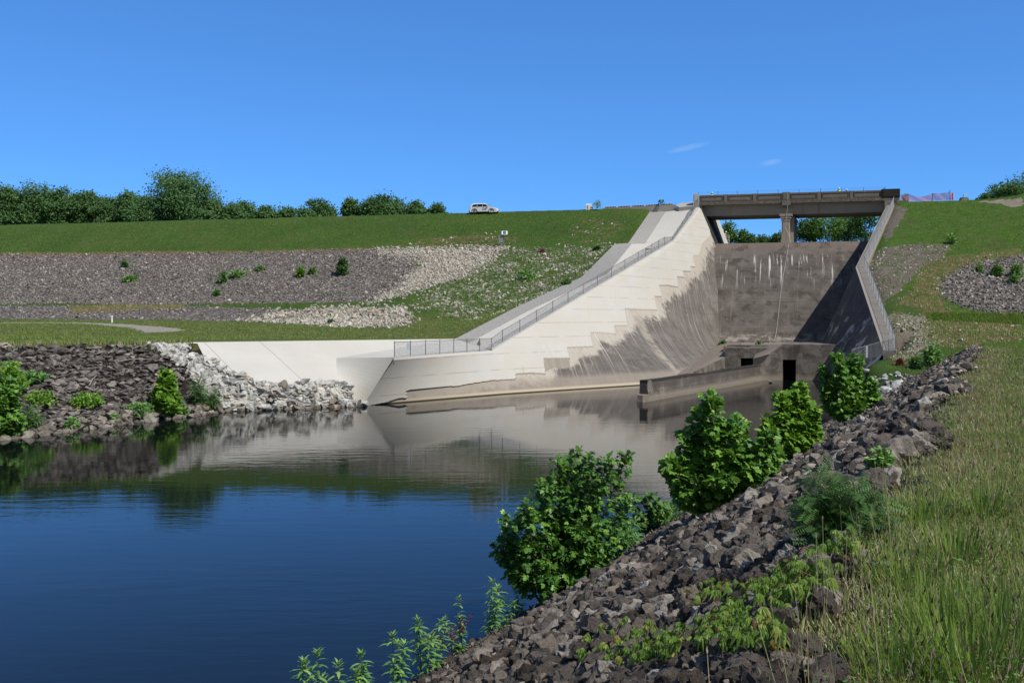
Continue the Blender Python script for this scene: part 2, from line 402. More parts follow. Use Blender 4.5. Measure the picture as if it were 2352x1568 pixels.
def old_layers(m, along=False):
    """weathered brown-black concrete with lift lines, panels, streaks"""
    n = m.noise(.45, 5, .65); f = m.noise(6, 5, .7); s = streaky(m, along); blot = m.noise(.9, 6, .7, dist=.6)
    c = m.ramp(n, [(.25,(.048,.041,.037)),(.5,(.096,.083,.074)),(.78,(.180,.158,.138))])
    z = m.sep(m.pos())[2]
    zi = m.math('FLOOR', m.math('DIVIDE', z, 1.52))
    comb = m.n.new('ShaderNodeCombineXYZ'); px = m.attr('along') if along else m.sep(m.pos())[0]
    m.link(m.math('FLOOR', m.math('DIVIDE', m.math('ADD', px, m.math('MULTIPLY', zi, 1.7)), 5.3)), comb.inputs[0]); m.link(zi, comb.inputs[2])
    wn = m.n.new('ShaderNodeTexWhiteNoise'); wn.noise_dimensions = '3D'; m.link(comb.outputs[0], wn.inputs['Vector'])
    c = m.mix(m.math('MULTIPLY', m.step(wn.outputs['Value'], .1, .9), .55), c, m.mix(.5, c, (.035,.029,.026)))
    band = m.math('MODULO', m.math('ADD', z, m.math('MULTIPLY', m.noise(.6,3), .12)), 1.52)
    line = m.math('MULTIPLY', m.step(m.math('ABSOLUTE', m.math('SUBTRACT', band, .76)), .07, .02), m.step(m.noise(1.3, 4), .4, .6))
    c = m.mix(m.math('MULTIPLY', m.step(f, .58, .78), .5), c, (.25,.215,.18))
    pmask = m.step(m.noise(.22, 2), .44, .56)
    c = m.mix(m.math('MULTIPLY', m.math('MULTIPLY', line, pmask), .8), c, (.02,.017,.015))
    c = m.mix(.16, c, m.mix(blot, (.17,.15,.13), (.36,.325,.285)))
    return c, dict(n=n, f=f, s=s, blot=blot, z=z, line=line)

# ================================================================== SPILLWAY FACE
EB = np.array([.9718,-.236]); DV = np.array([-.27,-.963]); LC = np.array([29.1,137.0])
PS = [0,1.5,2.4,3.2,4.4,6,8,10,12,14,15.6,17,18.5]; PZ = [16.95,16.9,16.75,16.45,15.75,14.5,12.6,10.4,8.1,5.9,4.4,3.5,3.1]
def FP(s, q):
    xy = LC + q*EB + (s-3.2)*DV; return np.array([xy[0], xy[1], np.interp(s, PS, PZ)])
ns, nq = 60, 90
ss = np.linspace(0, 18.5, ns); qs = np.linspace(-1.5, 25, nq)
V = np.array([FP(s, q) for s in ss for q in qs]); ii = np.arange(ns*nq).reshape(ns, nq)
F = np.stack([ii[:-1,:-1], ii[:-1,1:], ii[1:,1:], ii[1:,:-1]], -1).reshape(-1,4)[:, ::-1]
pm = Mat('spillway_concrete', .9, .15)
c, L = old_layers(pm, True)
zf = L['z']
topmask = pm.step(zf, 14.6, 15.9)
c = pm.mix(pm.math('MULTIPLY', topmask, .55), c, pm.mix(L['f'], (.12,.095,.078), (.22,.18,.15)))
# white bird-lime runs: high frequency along the face, long down it
st = pm.step(pm.noise(1.0, 3, .6, vec=alongvec(pm,2.6,.16)), .555, .62)
zone_s = pm.math('MULTIPLY', pm.step(zf, 9.5, 13.2), pm.step(zf, 15.2, 14.2))
brk = pm.step(pm.noise(1.0, 3, vec=alongvec(pm,.55,.10)), .40, .50)
c = pm.mix(pm.math('MULTIPLY', pm.math('MULTIPLY', st, zone_s), pm.math('MULTIPLY', brk, .9)), c, (.58,.56,.54))
c = pm.mix(pm.math('MULTIPLY', pm.step(zf, 4.6, 3.6), pm.math('MULTIPLY', pm.step(L['blot'], .45, .6), .8)), c, (.34,.29,.24))
c = pm.mix(pm.math('MULTIPLY', pm.step(pm.noise(.7,5,.7), .56, .72), .45), c, (.24,.20,.165))
c = pm.mix(pm.math('MULTIPLY', pm.step(pm.noise(1.0,4,.65,vec=alongvec(pm,.5,.9)), .52, .62), .6), c, (.045,.038,.033))
c = pm.mix(pm.math('MULTIPLY', pm.step(pm.noise(1.0,5,.7,vec=alongvec(pm,1.2,.07)), .56, .70), .5), c, (.21,.18,.15))
pm.col(c); pm.bump(pm.math('SUBTRACT', L['f'], L['line']), .5, .06)
spill = empty('spillway', FP(18.5, 12), 'tall dark stained concrete ogee face below the two span bridge', 'spillway')
def rel(o, root):
    """parent keeping world coordinates of mesh data"""
    o.parent = root; o.matrix_parent_inverse = Matrix.Translation(-Vector(root.location)); return o
rel(mesh('face', V, F, pm.m, smooth=True, attr=dict(along=np.tile(qs, ns))), spill)
mb = MB()                                          # crest block behind the face so it is solid
mb.solid([FP(0,-1.5), FP(0,25), FP(0,25)+np.array([1.5,5,0]), FP(0,-1.5)+np.array([1.5,5,0])], [FP(0,-1.5)-np.array([0,0,6]), FP(0,25)-np.array([0,0,6]), FP(0,25)+np.array([1.5,5,-6]), FP(0,-1.5)+np.array([1.5,5,-6])])
rel(mb.obj('crest', pm.m), spill)
# toe slab in front of the face
oldm = Mat('old_concrete', .9, .15); c, L = old_layers(oldm); c = oldm.mix(oldm.math('MULTIPLY', oldm.step(L['blot'], .42, .62), .6), c, (.29,.255,.215))
tanw = oldm.step(L['z'], .75, .2)
c = oldm.mix(oldm.math('MULTIPLY', oldm.step(L['s'], .5, .72), .55), c, (.27,.235,.195))
c = oldm.mix(oldm.math('MULTIPLY', tanw, .8), c, (.30,.26,.205))
oldm.col(c); oldm.bump(L['f'], .5, .05)
lightm = Mat('rubble_concrete', .95, .1); f1 = lightm.noise(5,6,.75); f2 = lightm.noise(.8,5,.7)
lightm.col(lightm.mix(f2, lightm.ramp(f1, [(.3,(.15,.125,.10)),(.6,(.31,.27,.225)),(.8,(.42,.38,.33))]), (.20,.165,.135))); lightm.bump(f1, .7, .12)

# ================================================================== LEFT TRAINING WALL
Tc = [T0, T1, Tline(1470), Tline(1370), Tline(1250), T5, T6]
Bc = [FP(3.2,0), FP(10.5,.75), FP(18.4,1.45), W(1608,824,d=106), np.array([16.0,93.3,.45]), np.array([-.8,79.2,0]), E0]
Bc = [np.array(p) for p in Bc]
for i in (4,5,6): Bc[i] = Bc[i] + (Bc[i]-Tc[i])*(.9/max(.5,Tc[i][2]-Bc[i][2]))
segn = [40,110,110,110,110,70]; nv = 110
Tl=[];Bl=[]
for i,n in enumerate(segn):
    for k in range(n + (i == len(segn)-1)):
        t = k/n; Tl.append(Tc[i]*(1-t)+Tc[i+1]*t); Bl.append(Bc[i]*(1-t)+Bc[i+1]*t)
Tl=np.array(Tl); Bl=np.array(Bl); nc=len(Tl)
tv = np.linspace(0,1,nv)
GW = Tl[None]*(1-tv[:,None,None]) + Bl[None]*tv[:,None,None]     # (nv,nc,3)
cr1 = lambda x,y: (1469.4+.3126*x, 390.3+.3126*y)
cr2 = lambda x,y: (803.6+.3126*x, 390.3+.3126*y)
cr3 = lambda x,y: (746+.2929*x, 746+.2929*y)
NEWP = [(1590,440)] + [cr1(*p) for p in [(437,262),(478,330),(497,400),(520,470),(500,500),(455,545),(428,630),(385,630),(405,715),(370,712),(372,748),(312,748),(320,790),(272,788),(278,862),(200,850),(140,850),(158,932),(105,932),(124,1032),(0,1030)]] + \
       [cr2(*p) for p in [(2252,1032),(2018,1022),(2040,1146),(1940,1148),(1950,1208),(1860,1200),(1765,1198),(1786,1300),(1590,1308),(1615,1385),(1420,1388),(1436,1502),(1330,1495),(1215,1502)]] + \
       [cr3(*p) for p in [(1497,430),(1300,440),(1150,462),(1040,480),(860,490),(635,512),(640,570),(560,575),(490,600),(345,628)]] + [(790,940),(790,800),(900,780),(1130,760)]
NEWP = np.array(NEWP)
PX, PY, _ = project(GW)
new = inpoly(PX, PY, NEWP).astype(float)
dd, _, _ = polydist(PX, PY, np.array(NEWP[:46]))
MIDP = np.array([cr2(*p) for p in [(1420,1388),(1612,1385),(1616,1455),(1560,1462),(1500,1450),(1436,1478)]])
mid = inpoly(PX, PY, MIDP).astype(float)
nrm = np.cross(GW[1:-1,2:]-GW[1:-1,:-2], GW[2:,1:-1]-GW[:-2,1:-1]); nn = np.zeros_like(GW); nn[1:-1,1:-1] = nrm
nn[0]=nn[1]; nn[-1]=nn[-2]; nn[:,0]=nn[:,1]; nn[:,-1]=nn[:,-2]; nn /= np.linalg.norm(nn,axis=-1,keepdims=True)+1e-9
if nn[nv//2,nc//2,1] > 0: nn = -nn
GWd = GW + nn*(new[...,None]*.11 + mid[...,None]*.05)*np.clip(tv/.04,0,1)[:,None,None]
ii = np.arange(nv*nc).reshape(nv,nc)
F = np.stack([ii[:-1,:-1], ii[:-1,1:], ii[1:,1:], ii[1:,:-1]], -1).reshape(-1,4)
nearatt = np.clip(1-dd/48, 0, 1)
arcl = np.concatenate([[0], np.cumsum(np.linalg.norm(np.diff(Bl[:,:2], axis=0), axis=1))]); tg_ = np.gradient(Bl[:,:2], axis=0); kk_ = np.ones(41)/41
tg_ = np.stack([np.convolve(np.pad(tg_[:,i],20,'edge'), kk_, 'valid') for i in (0,1)], -1); tg_ /= np.linalg.norm(tg_,axis=1,keepdims=True)
ci_ = np.concatenate([[0],np.cumsum(segn)]); aB = arcl[np.minimum(ci_, nc-1)]
aT = np.interp(np.arange(nc), ci_, [(aB[1]+aB[2])/2, aB[3], aB[4], aB[4]+8.5, aB[4]+15.8, aB[5]+2.5, aB[6]+1])
alongw = aT[None,:]*(1-tv[:,None]) + arcl[None,:]*tv[:,None]
wm = Mat('training_wall_concrete', .88, .18)
c, L = old_layers(wm, True)
neard = wm.attr('near_edge'); f0_ = L['f']
c = wm.mix(.12, c, wm.mix(L['n'], (.20,.18,.155), (.33,.30,.265)))
sc = wm.step(wm.math('ADD', wm.math('MULTIPLY', neard, .62), wm.math('MULTIPLY', L['blot'], .8)), .66, .86)
c = wm.mix(wm.math('MULTIPLY', sc, .85), c, wm.mix(L['f'], (.36,.315,.25), (.58,.53,.45)))
s2 = wm.noise(1.0, 5, .7, vec=alongvec(wm, 2.4, .10))
c = wm.mix(wm.math('MULTIPLY', wm.step(s2, .50, .66), wm.math('ADD', .30, wm.math('MULTIPLY', neard, .6))), c, (.46,.42,.37))
c = wm.mix(wm.math('MULTIPLY', wm.step(wm.noise(1.0,3,.6,vec=alongvec(wm,3.6,.06)), .62, .68), .6), c, (.62,.60,.56))
bandp = wm.math('MULTIPLY', wm.step(wm.math('ABSOLUTE', wm.math('SUBTRACT', wm.attr('along'), float(aB[4]))), 1.5, .4), wm.step(wm.noise(.8,5,.7), .36, .52))
c = wm.mix(wm.math('MULTIPLY', bandp, .75), c, wm.mix(f0_, (.27,.23,.18), (.48,.43,.36)))
c = wm.mix(wm.math('MULTIPLY', wm.math('MULTIPLY', wm.step(wm.noise(.55,6,.72,dist=.5), .56, .64), wm.math('ADD',.25,neard)), .8), c, wm.mix(f0_, (.26,.22,.175), (.46,.41,.34)))
low = wm.step(wm.math('ADD', L['z'], wm.math('MULTIPLY', L['n'], .8)), 1.75, 1.25)
c = wm.mix(wm.math('MULTIPLY', low, .72), c, wm.mix(L['n'], (.24,.20,.16), (.37,.32,.26)))
c = wm.mix(wm.step(L['z'], .34, .2), c, (.44,.37,.27))
c = wm.mix(wm.step(L['z'], .10, .05), c, (.05,.045,.03))
n = wm.noise(.3, 5, .6); f = wm.noise(7, 5, .7)
nw = wm.mix(n, (.44,.425,.385), (.56,.545,.50))
z = L['z']; lift = wm.math('FLOOR', wm.math('DIVIDE', z, 1.3))
cmb = wm.n.new('ShaderNodeCombineXYZ'); wm.link(wm.math('FLOOR', wm.math('DIVIDE', wm.math('ADD', wm.attr('along'), wm.math('MULTIPLY', lift, 1.3)), 3.6)), cmb.inputs[0]); wm.link(lift, cmb.inputs[2])
wn = wm.n.new('ShaderNodeTexWhiteNoise'); wm.link(cmb.outputs[0], wn.inputs['Vector'])
nw = wm.mix(wm.math('MULTIPLY', wn.outputs['Value'], .6), nw, (.50,.455,.375))
bd = wm.math('MODULO', z, 1.3); ln = wm.math('MULTIPLY', wm.step(wm.math('ABSOLUTE', wm.math('SUBTRACT', bd, .65)), .045, .015), wm.step(wm.noise(.5,4), .38, .52))
nw = wm.mix(wm.math('MULTIPLY', ln, .55), nw, (.25,.21,.16))
nw = wm.mix(wm.math('MULTIPLY', wm.step(L['s'], .56, .72), .45), nw, (.47,.40,.30))
rust = wm.math('MULTIPLY', wm.step(wm.noise(1.0,3,.6,vec=alongvec(wm,1.5,.16)), .64, .74), wm.step(wm.noise(.25,3), .48, .6))
nw = wm.mix(wm.math('MULTIPLY', rust, .55), nw, (.36,.235,.12))
nw = wm.mix(wm.math('MULTIPLY', wm.step(f, .6, .85), .3), nw, (.40,.36,.3))
c = wm.mix(wm.step(wm.math('ADD', wm.attr('fresh'), wm.math('MULTIPLY', wm.math('SUBTRACT', f, .5), .35)), .42, .58), c, nw)
c = wm.mix(wm.attr('middle'), c, wm.mix(L['s'], (.20,.175,.14), (.36,.32,.26)))
wm.col(c); wm.bump(wm.math('ADD', wm.math('MULTIPLY', f, .5), wm.math('MULTIPLY', L['f'], .5)), .35, .06)
lw = empty('training_wall', T5*0+W(1130,900,z=0), 'long sloping concrete wall, patched pale above and stained dark below, left of the spillway', 'retaining wall')
rel(mesh('wall_face', GWd.reshape(-1,3), F, wm.m, smooth=False, attr=dict(fresh=new.ravel(), middle=mid.ravel(), near_edge=nearatt.ravel(), along=alongw.ravel())), lw)
ncm = new_concrete('fresh_concrete')
# coping along the top and the body behind
mb = MB(); back = np.array([-.75,.62,0])
for i in range(len(Tc)-2):
    a, b = Tc[i], Tc[i+1]; up = np.array([0,0,.14])
    mb.solid([a+up, b+up, b+up+back*.75, a+up+back*.75], [a+nn[0,0]*0-up*1.2, b-up*1.2, b-up*1.2+back*.75, a-up*1.2+back*.75])
rel(mb.obj('coping', ncm.m), lw)
mb = MB()
for i in range(len(Tc)-1):
    a, b, a2, b2 = Tc[i]-[0,0,.3], Tc[i+1]-[0,0,.3], Bc[i], Bc[i+1]
    k = np.array([-.02,.02,0])
    mb.solid([a+back*1.6, b+back*1.6, b+back*.9, a+back*.9], [a2+back*3.2-[0,0,1], b2+back*3.2-[0,0,1], b2+back*1.9-[0,0,1], a2+back*1.9-[0,0,1]])
rel(mb.obj('wall_body', oldm.m), lw)

# ================================================================== STRIPS LEFT OF THE WALL (concrete pavement and block paving)
def ribbon(Lp, Rp, n=10, lift=.0, thick=.35):
    V=[];F=[]
    P=[(l,r) for l,r in zip(Lp,Rp)]
    rows=[]
    for (l0,r0),(l1,r1) in zip(P[:-1],P[1:]):
        for k in range(n): t=k/n; rows.append((l0*(1-t)+l1*t, r0*(1-t)+r1*t))
    rows.append(P[-1])
    for l,r in rows:
        for k in range(7): t=k/6; p=l*(1-t)+r*t; V.append((p[0],p[1],p[2]+lift))
    m=len(rows)
    for i in range(m-1):
        for k in range(6): F.append((i*7+k,(i+1)*7+k,(i+1)*7+k+1,i*7+k+1))
    b=len(V); V+=[(l[0],l[1],l[2]+lift-thick) for l,r in rows]; V+=[(r[0],r[1],r[2]+lift-thick) for l,r in rows]
    for i in range(m-1):
        F.append((i*7,b+i,b+i+1,(i+1)*7)); F.append((i*7+6,(i+1)*7+6,b+m+i+1,b+m+i))
    F.append((0,1,2,3,4,5,6,b+m,b)); F.append((m*7-7,b+m-1,b+2*m-1)+tuple(range(m*7-1,m*7-7,-1)))
    return np.array(V),F
pvm = new_concrete('pavement_concrete', (.52,.495,.44))
SM[5] = A1 + (T5-A1)*.35
V,F = ribbon(SM, TM+np.array([0,0,.02]), 8, .0); tag(mesh('pavement', V, F, pvm.m), kind='structure')
bm_ = Mat('block_paving_material', .9, .15)
br = bm_.n.new('ShaderNodeTexVoronoi'); br.inputs['Scale'].default_value = 4.5; br.inputs['Randomness'].default_value = .25
bm_.link(bm_.map((1,1,1.6),(0,0,.6)), br.inputs['Vector'])
nb = bm_.noise(3,5,.7)
cb = bm_.mix(bm_.step(br.outputs['Distance'], .30, .48), bm_.mix(nb,(.40,.38,.35),(.52,.495,.455)), (.30,.283,.257))
bm_.col(cb); bm_.bump(br.outputs['Distance'], .8, -.12)
V,F = ribbon(SL, SM+np.array([0,0,.004]), 8, .03); tag(mesh('block_paving', V, F, bm_.m), kind='structure')

# ================================================================== CONCRETE SWALE
apm = new_concrete('apron_concrete', (.56,.537,.48))
ea_ = (A1-A0)[:2]/np.linalg.norm((A1-A0)[:2]); sa_ = apm.sep(apm.pos())
ac_ = apm.math('ADD', apm.math('MULTIPLY', sa_[0], float(ea_[0])), apm.math('ADD', apm.math('MULTIPLY', sa_[1], float(ea_[1])), 200.0))
pn_ = apm.n.new('ShaderNodeTexWhiteNoise'); pn_.noise_dimensions='1D'; apm.link(apm.math('FLOOR', apm.math('DIVIDE', ac_, 4.4)), pn_.inputs['W'])
old_ = apm.b.inputs['Base Color'].links[0].from_socket
c = apm.mix(apm.math('MULTIPLY', pn_.outputs['Value'], .55), old_, (.51,.475,.40))
c = apm.mix(apm.math('MULTIPLY', apm.step(apm.math('ABSOLUTE', apm.math('SUBTRACT', apm.math('MODULO', ac_, 4.4), 2.2)), 2.14, 2.17), apm.math('MULTIPLY', apm.step(ac_, float(FT[0]*ea_[0]+FT[1]*ea_[1]+199.2), float(FT[0]*ea_[0]+FT[1]*ea_[1]+198.9)), .6)), c, (.28,.25,.20))
c = apm.mix(apm.math('MULTIPLY', apm.step(apm.sep(apm.pos())[2], 1.9, .6), .35), c, (.40,.35,.27))
apm.col(c)
mb = MB()
PadA = T5.copy(); PadA[2]-=.02
P0 = T6.copy(); P0[2]-=.02
aB1 = onA(535,862); aB2 = onA(610,884)
dn = np.array([0,0,-.5])
top = [A0, onA(474,822), aB1, aB2, FB+[0,0,-.4], FT, np.array([*A1[:2],A1[2]])]
def plate(mb, top, th=.4): mb.solid([np.array(p) for p in top], [np.array(p)-[0,0,th] for p in top])
def rulq(t0,t1,b0,b1,n,m):
    V=[];F=[]
    for j in range(m+1):
        for i in range(n+1):
            a=i/n; bq=j/m; V.append((t0*(1-a)+t1*a)*(1-bq)+(b0*(1-a)+b1*a)*bq)
    for j in range(m):
        for i in range(n): k=j*(n+1)+i; F.append((k,k+1,k+n+2,k+n+1))
    return V,F
plate(mb, [A0, aB1, aB2, FB, FT, A1])
mb.add(*rulq(FT, P0, FB, E0+np.array([.05,0,-.15]), 12, 12)); mb.add(*rulq(A1, PadA, FT, P0, 12, 12))
bk_=np.array([0,0,-.5]); mb.add([FT,P0,P0+bk_,FT+bk_],[(0,1,2,3)]); mb.add([FB,E0,E0+bk_*2,FB+bk_*2],[(0,1,2,3)])
plate(mb, [P0+[.04,0,.1], FT+[.5,-.1,.05]*np.array([1,1,1]), FB+[1.2,-.5,-1.2], E0+[.05,-.05,.05]], .2) if False else None
apron = mb.obj('concrete_apron', apm.m); tag(apron, kind='structure')

# ================================================================== RIGHT TRAINING WALL
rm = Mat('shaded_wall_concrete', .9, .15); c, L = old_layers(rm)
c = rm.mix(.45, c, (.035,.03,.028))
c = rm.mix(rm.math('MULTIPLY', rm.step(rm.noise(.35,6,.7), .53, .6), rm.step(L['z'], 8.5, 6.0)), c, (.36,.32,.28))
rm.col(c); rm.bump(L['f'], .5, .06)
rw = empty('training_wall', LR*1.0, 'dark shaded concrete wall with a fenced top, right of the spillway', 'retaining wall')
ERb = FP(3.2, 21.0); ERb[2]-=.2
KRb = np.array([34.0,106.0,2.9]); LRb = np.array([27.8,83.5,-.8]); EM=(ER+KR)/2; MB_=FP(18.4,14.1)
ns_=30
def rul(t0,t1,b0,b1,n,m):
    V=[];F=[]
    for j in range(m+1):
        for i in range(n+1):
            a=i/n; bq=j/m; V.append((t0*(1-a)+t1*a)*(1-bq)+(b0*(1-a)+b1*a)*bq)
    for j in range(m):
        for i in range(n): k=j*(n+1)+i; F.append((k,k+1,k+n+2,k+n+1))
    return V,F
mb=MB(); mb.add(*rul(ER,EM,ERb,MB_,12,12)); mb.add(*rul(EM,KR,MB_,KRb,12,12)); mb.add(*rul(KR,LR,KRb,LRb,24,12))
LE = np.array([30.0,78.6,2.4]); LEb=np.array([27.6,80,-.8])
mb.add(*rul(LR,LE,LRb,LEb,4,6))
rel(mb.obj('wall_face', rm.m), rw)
wo = np.array([1.05,-.28,0])
mb=MB()
wtop = [(ER,ER+wo),(KR,KR+wo),(LR,LR+wo)]
for (a,a2),(b,b2) in zip(wtop[:-1],wtop[1:]):
    mb.solid([a+[0,0,.02],a2+[0,0,.02],b2+[0,0,.02],b+[0,0,.02]],[a-[0,0,1.5],a2-[0,0,1.5],b2-[0,0,1.5],b-[0,0,1.5]])
tpm = new_concrete('wall_top_concrete', (.29,.255,.215))
rel(mb.obj('coping', tpm.m), rw)

# ================================================================== OUTLET STRUCTURE, TOE SLAB, GUIDE WALL
dirx = np.array([.9718,-.236,0])
outl = empty('outlet_structure', (27,96,0), 'cracked old concrete outlet block with two dark tunnel openings at the foot of the spillway', 'outlet')
c1 = W(1794,873,z=0); c1t = c1.copy(); c1t[2]=3.65
o1 = W(1797,873,z=0); o2 = W(1828,872,d=o1[1]-.35); zto = CAMZ+ (725-826)*96.2/2200
wdir = np.array([.30,.954,0])
def fr(p,q,z,base=c1): r = base + dirx*p + wdir*q; return np.array([r[0],r[1],z])
ow0 = float(np.dot(o1-c1,dirx)); ow1 = float(np.dot(o2-c1,dirx)); ow0=max(ow0,.16)
mb=MB(); f_=lambda x,y,z: tuple(fr(x,y,z))
mb.bx(0,ow0,0,9,-1.4,3.62,f_); mb.bx(ow1,6.5,0,9,-1.4,3.62,f_); mb.bx(ow0,ow1,0,9,zto,3.62,f_); mb.bx(ow0,ow1,8.9,9.05,-1.4,zto,f_)
rel(mb.obj('right_block', oldm.m), outl).name='tunnel_block'
mb=MB(); mb.bx(-6.5,7,9.06,27,-1,3.12,lambda x,y,z: tuple(fr(x+(y*.0),y,z))); mb.bx(-.5,7,9.0,9.06,-1,3.2,f_)
rel(mb.obj('toe_slab', lightm.m), outl)
# left opening: a headwall with a hole, set back
h0 = W(1700,842,d=101.5); h1 = W(1729,842,d=100.5); hz0=h0[2]; hzt = W(1700,822,d=101.5)[2]; 
mb=MB(); hb=h0.copy(); hl=float(np.dot(h1-h0,dirx))
hf=lambda x,y,z: tuple(fr(x,y,z,np.array([hb[0],hb[1],0])))
mb.bx(-1.6,.05,0,3,-1,3.1,hf); mb.bx(hl,hl+2.4,0,3,-1,3.1,hf); mb.bx(.05,hl,0,3,hzt,3.1,hf); mb.bx(.05,hl,2.9,3,-1,hzt,hf); mb.bx(-1.6,hl+2.0,3,4.5,-1,3.3,hf)
rel(mb.obj('opening_wall', oldm.m), outl)
# broken sloping slab between the openings
mb=MB(); sp=[W(1730,823,d=98.2),W(1746,791,d=109),W(1793,791,d=99),W(1768,813,d=97.2)]
mb.solid(sp,[np.array([p[0],p[1],-1]) for p in sp]); rel(mb.obj('broken_slab', lightm.m), outl)
mb=MB(); q_=[W(1743,838,d=96.0),W(1757,829,d=96.2),W(1769,812,d=96.35),W(1783,803,d=96.4),W(1797,789,d=96.45)]; bk2=np.array([.25,.75,0])
sp=q_+[p+bk2 for p in q_[::-1]]; mb.solid(sp,[np.array([p[0],p[1],-1.2]) for p in sp]); rel(mb.obj('cracked_wall', oldm.m), outl)
# ramp wall running up from the training wall
mb=MB(); rp=[W(1552,864,d=93.0),W(1600,823,d=107.5),W(1650,787,d=121),W(1702,788,d=112),W(1662,823,d=101),W(1578,861,d=92.6)]
mb.solid(rp,[np.array([p[0],p[1],-1.2]) for p in rp]); rel(mb.obj('sloping_wing', oldm.m), outl)
mb=MB(); rp2=[W(1552,863.5,d=93.0),W(1600,822.5,d=107.5),W(1650,786.5,d=121),W(1700,787.5,d=112.2),W(1660,822.5,d=101.2),W(1577,860.5,d=92.7)]
mb.solid([p+[0,0,.03] for p in rp2],[p-[0,0,.05] for p in rp2]); rel(mb.obj('wing_top', lightm.m), outl)
# guide wall in the water
gw=empty('guide_wall', W(1475,924,z=0), 'low weathered concrete guide wall standing in the water before the outlet openings', 'wall')
a=W(1490,922,z=0); b=W(1751,874,z=0); a[2]=b[2]=0; d_=(b-a)/np.linalg.norm(b-a); nrm_=np.array([-d_[1],d_[0],0]); Lg=np.linalg.norm(b-a)
gf=lambda x,y,z: tuple(a+d_*x+nrm_*y+np.array([0,0,z]))
gmat=Mat('guide_wall_concrete',.9,.15); c,L=old_layers(gmat)
c=gmat.mix(gmat.math('MULTIPLY',gmat.step(gmat.math('ADD',L['z'],gmat.math('MULTIPLY',L['n'],.5)),.95,.45),.8),c,gmat.mix(L['f'],(.22,.185,.145),(.36,.31,.25)))
c=gmat.mix(gmat.math('MULTIPLY',gmat.step(gmat.math('ADD',L['z'],gmat.math('MULTIPLY',L['n'],.35)),1.52,1.66),.8),c,(.03,.026,.023))
c=gmat.mix(gmat.math('MULTIPLY',gmat.step(L['blot'],.58,.66),.6),c,(.30,.26,.215))
gmat.col(c); gmat.bump(L['f'],.6,.07)
segs=[0,1.2,4,7,9.5,12,15,18,21,Lg]; tops=[1.62,1.6,1.58,1.6,1.63,1.5,1.52,1.66,1.62,1.6]
P=[];mb=MB()
prof=[(0,-1.4),(0,.25),(.10,.9),(.10,1),(.75,1),(.8,-1.4)]
V=[];F=[]
for x,t in zip(segs,tops):
    for y,z in prof: V.append(gf(x,y,t if z==1 else z))
k=len(prof)
for i in range(len(segs)-1):
    for j in range(k): F.append((i*k+j,(i+1)*k+j,(i+1)*k+(j+1)%k,i*k+(j+1)%k))
F+= [tuple(range(k)), tuple(len(V)-1-j for j in range(k))]
rel(mesh('wall',V,F,gmat.m),gw)
V=[gf(-.05,-.12,-.5),gf(-.75,.15,-.5),gf(-.75,.75,-.5),gf(0,.9,-.5),gf(-.0,-.02,.55),gf(-.55,.25,.5),gf(-.5,.7,.5),gf(0,.82,.55)]
rel(mesh('broken_toe',V,[(4,5,6,7),(0,1,5,4),(1,2,6,5),(2,3,7,6),(3,0,4,7)],lightm.m),gw)
# ================================================================== BRIDGE
brm = Mat('bridge_concrete', .9, .15); c, L = old_layers(brm)
c = brm.mix(.7, c, brm.mix(L['n'], (.17,.145,.125), (.28,.245,.21)))
wet = brm.noise(1.0,4,.65,vec=brm.map((1.4,1.4,.5)))
c = brm.mix(brm.math('MULTIPLY', brm.step(wet,.60,.68), .55), c, (.36,.33,.29))
c = brm.mix(brm.math('MULTIPLY', brm.step(brm.noise(1.0,3,.6,vec=brm.map((4,4,.3))), .68,.73), .8), c, (.55,.54,.51))
brm.col(c); brm.bump(L['f'], .5, .04)
bmm = Mat('beam_concrete', .9, .15); n=bmm.noise(.5,5,.6); f=bmm.noise(6,5,.7); s=streaky(bmm)
c=bmm.mix(n,(.28,.24,.20),(.40,.35,.295)); c=bmm.mix(bmm.math('MULTIPLY',bmm.step(s,.55,.75),.5),c,(.14,.115,.095)); c=bmm.mix(bmm.math('MULTIPLY',bmm.step(f,.6,.8),.35),c,(.07,.058,.05))
bmm.col(c); bmm.bump(f,.3,.03)
ledm = Mat('spalled_concrete', .95, .1); f=ledm.noise(3.5,6,.75,vec=ledm.map((1,1,3))); ledm.col(ledm.ramp(f,[(.3,(.05,.042,.036)),(.5,(.14,.12,.10)),(.68,(.32,.29,.25))])); ledm.bump(f,.9,.12)
OB = np.array([27.3,140.0,0]); eB = np.array([24.7,-6.0,0]); eB/=np.linalg.norm(eB); pB=np.array([.236,.972,0]); wB=np.array([.37,.93,0])
bf = lambda x,y,z: tuple(OB+eB*x+pB*y+np.array([0,0,z]))
bw = lambda x,y,z: tuple(OB+eB*x+wB*y+np.array([0,0,z]))
bridge = empty('bridge', bf(12.2,0,16.4), 'weathered two span concrete road bridge with panelled parapet over the spillway crest', 'bridge')
mb=MB(); mb.bx(-.05,27.3,-.12,7.2,22.52,22.93,bf); rel(mb.obj('deck', ledm.m), bridge)
def parapet(x0,x1,y0,name):
    mb=MB(); mb.bx(x0,x1,y0+.1,y0+.38,22.93,23.86,bf); mb.bx(x0,x1,y0-.02,y0+.5,23.862,24.0,bf); mb.bx(x0,x1,y0+.0,y0+.1,22.935,23.1,bf)
    return rel(mb.obj(name, brm.m), bridge)
pil=[(3.5,3.98),(7.55,8.05),(11.64,12.67),(16.4,16.87),(20.75,21.2),(25.0,25.2)]
edges=[0]+[v for p in pil[:-1] for v in p]+[25.0]
parapet(-.02,11.64,0,'parapet'); parapet(12.67,25.0,0,'parapet'); parapet(-.02,25,6.6,'parapet')
mb=MB()
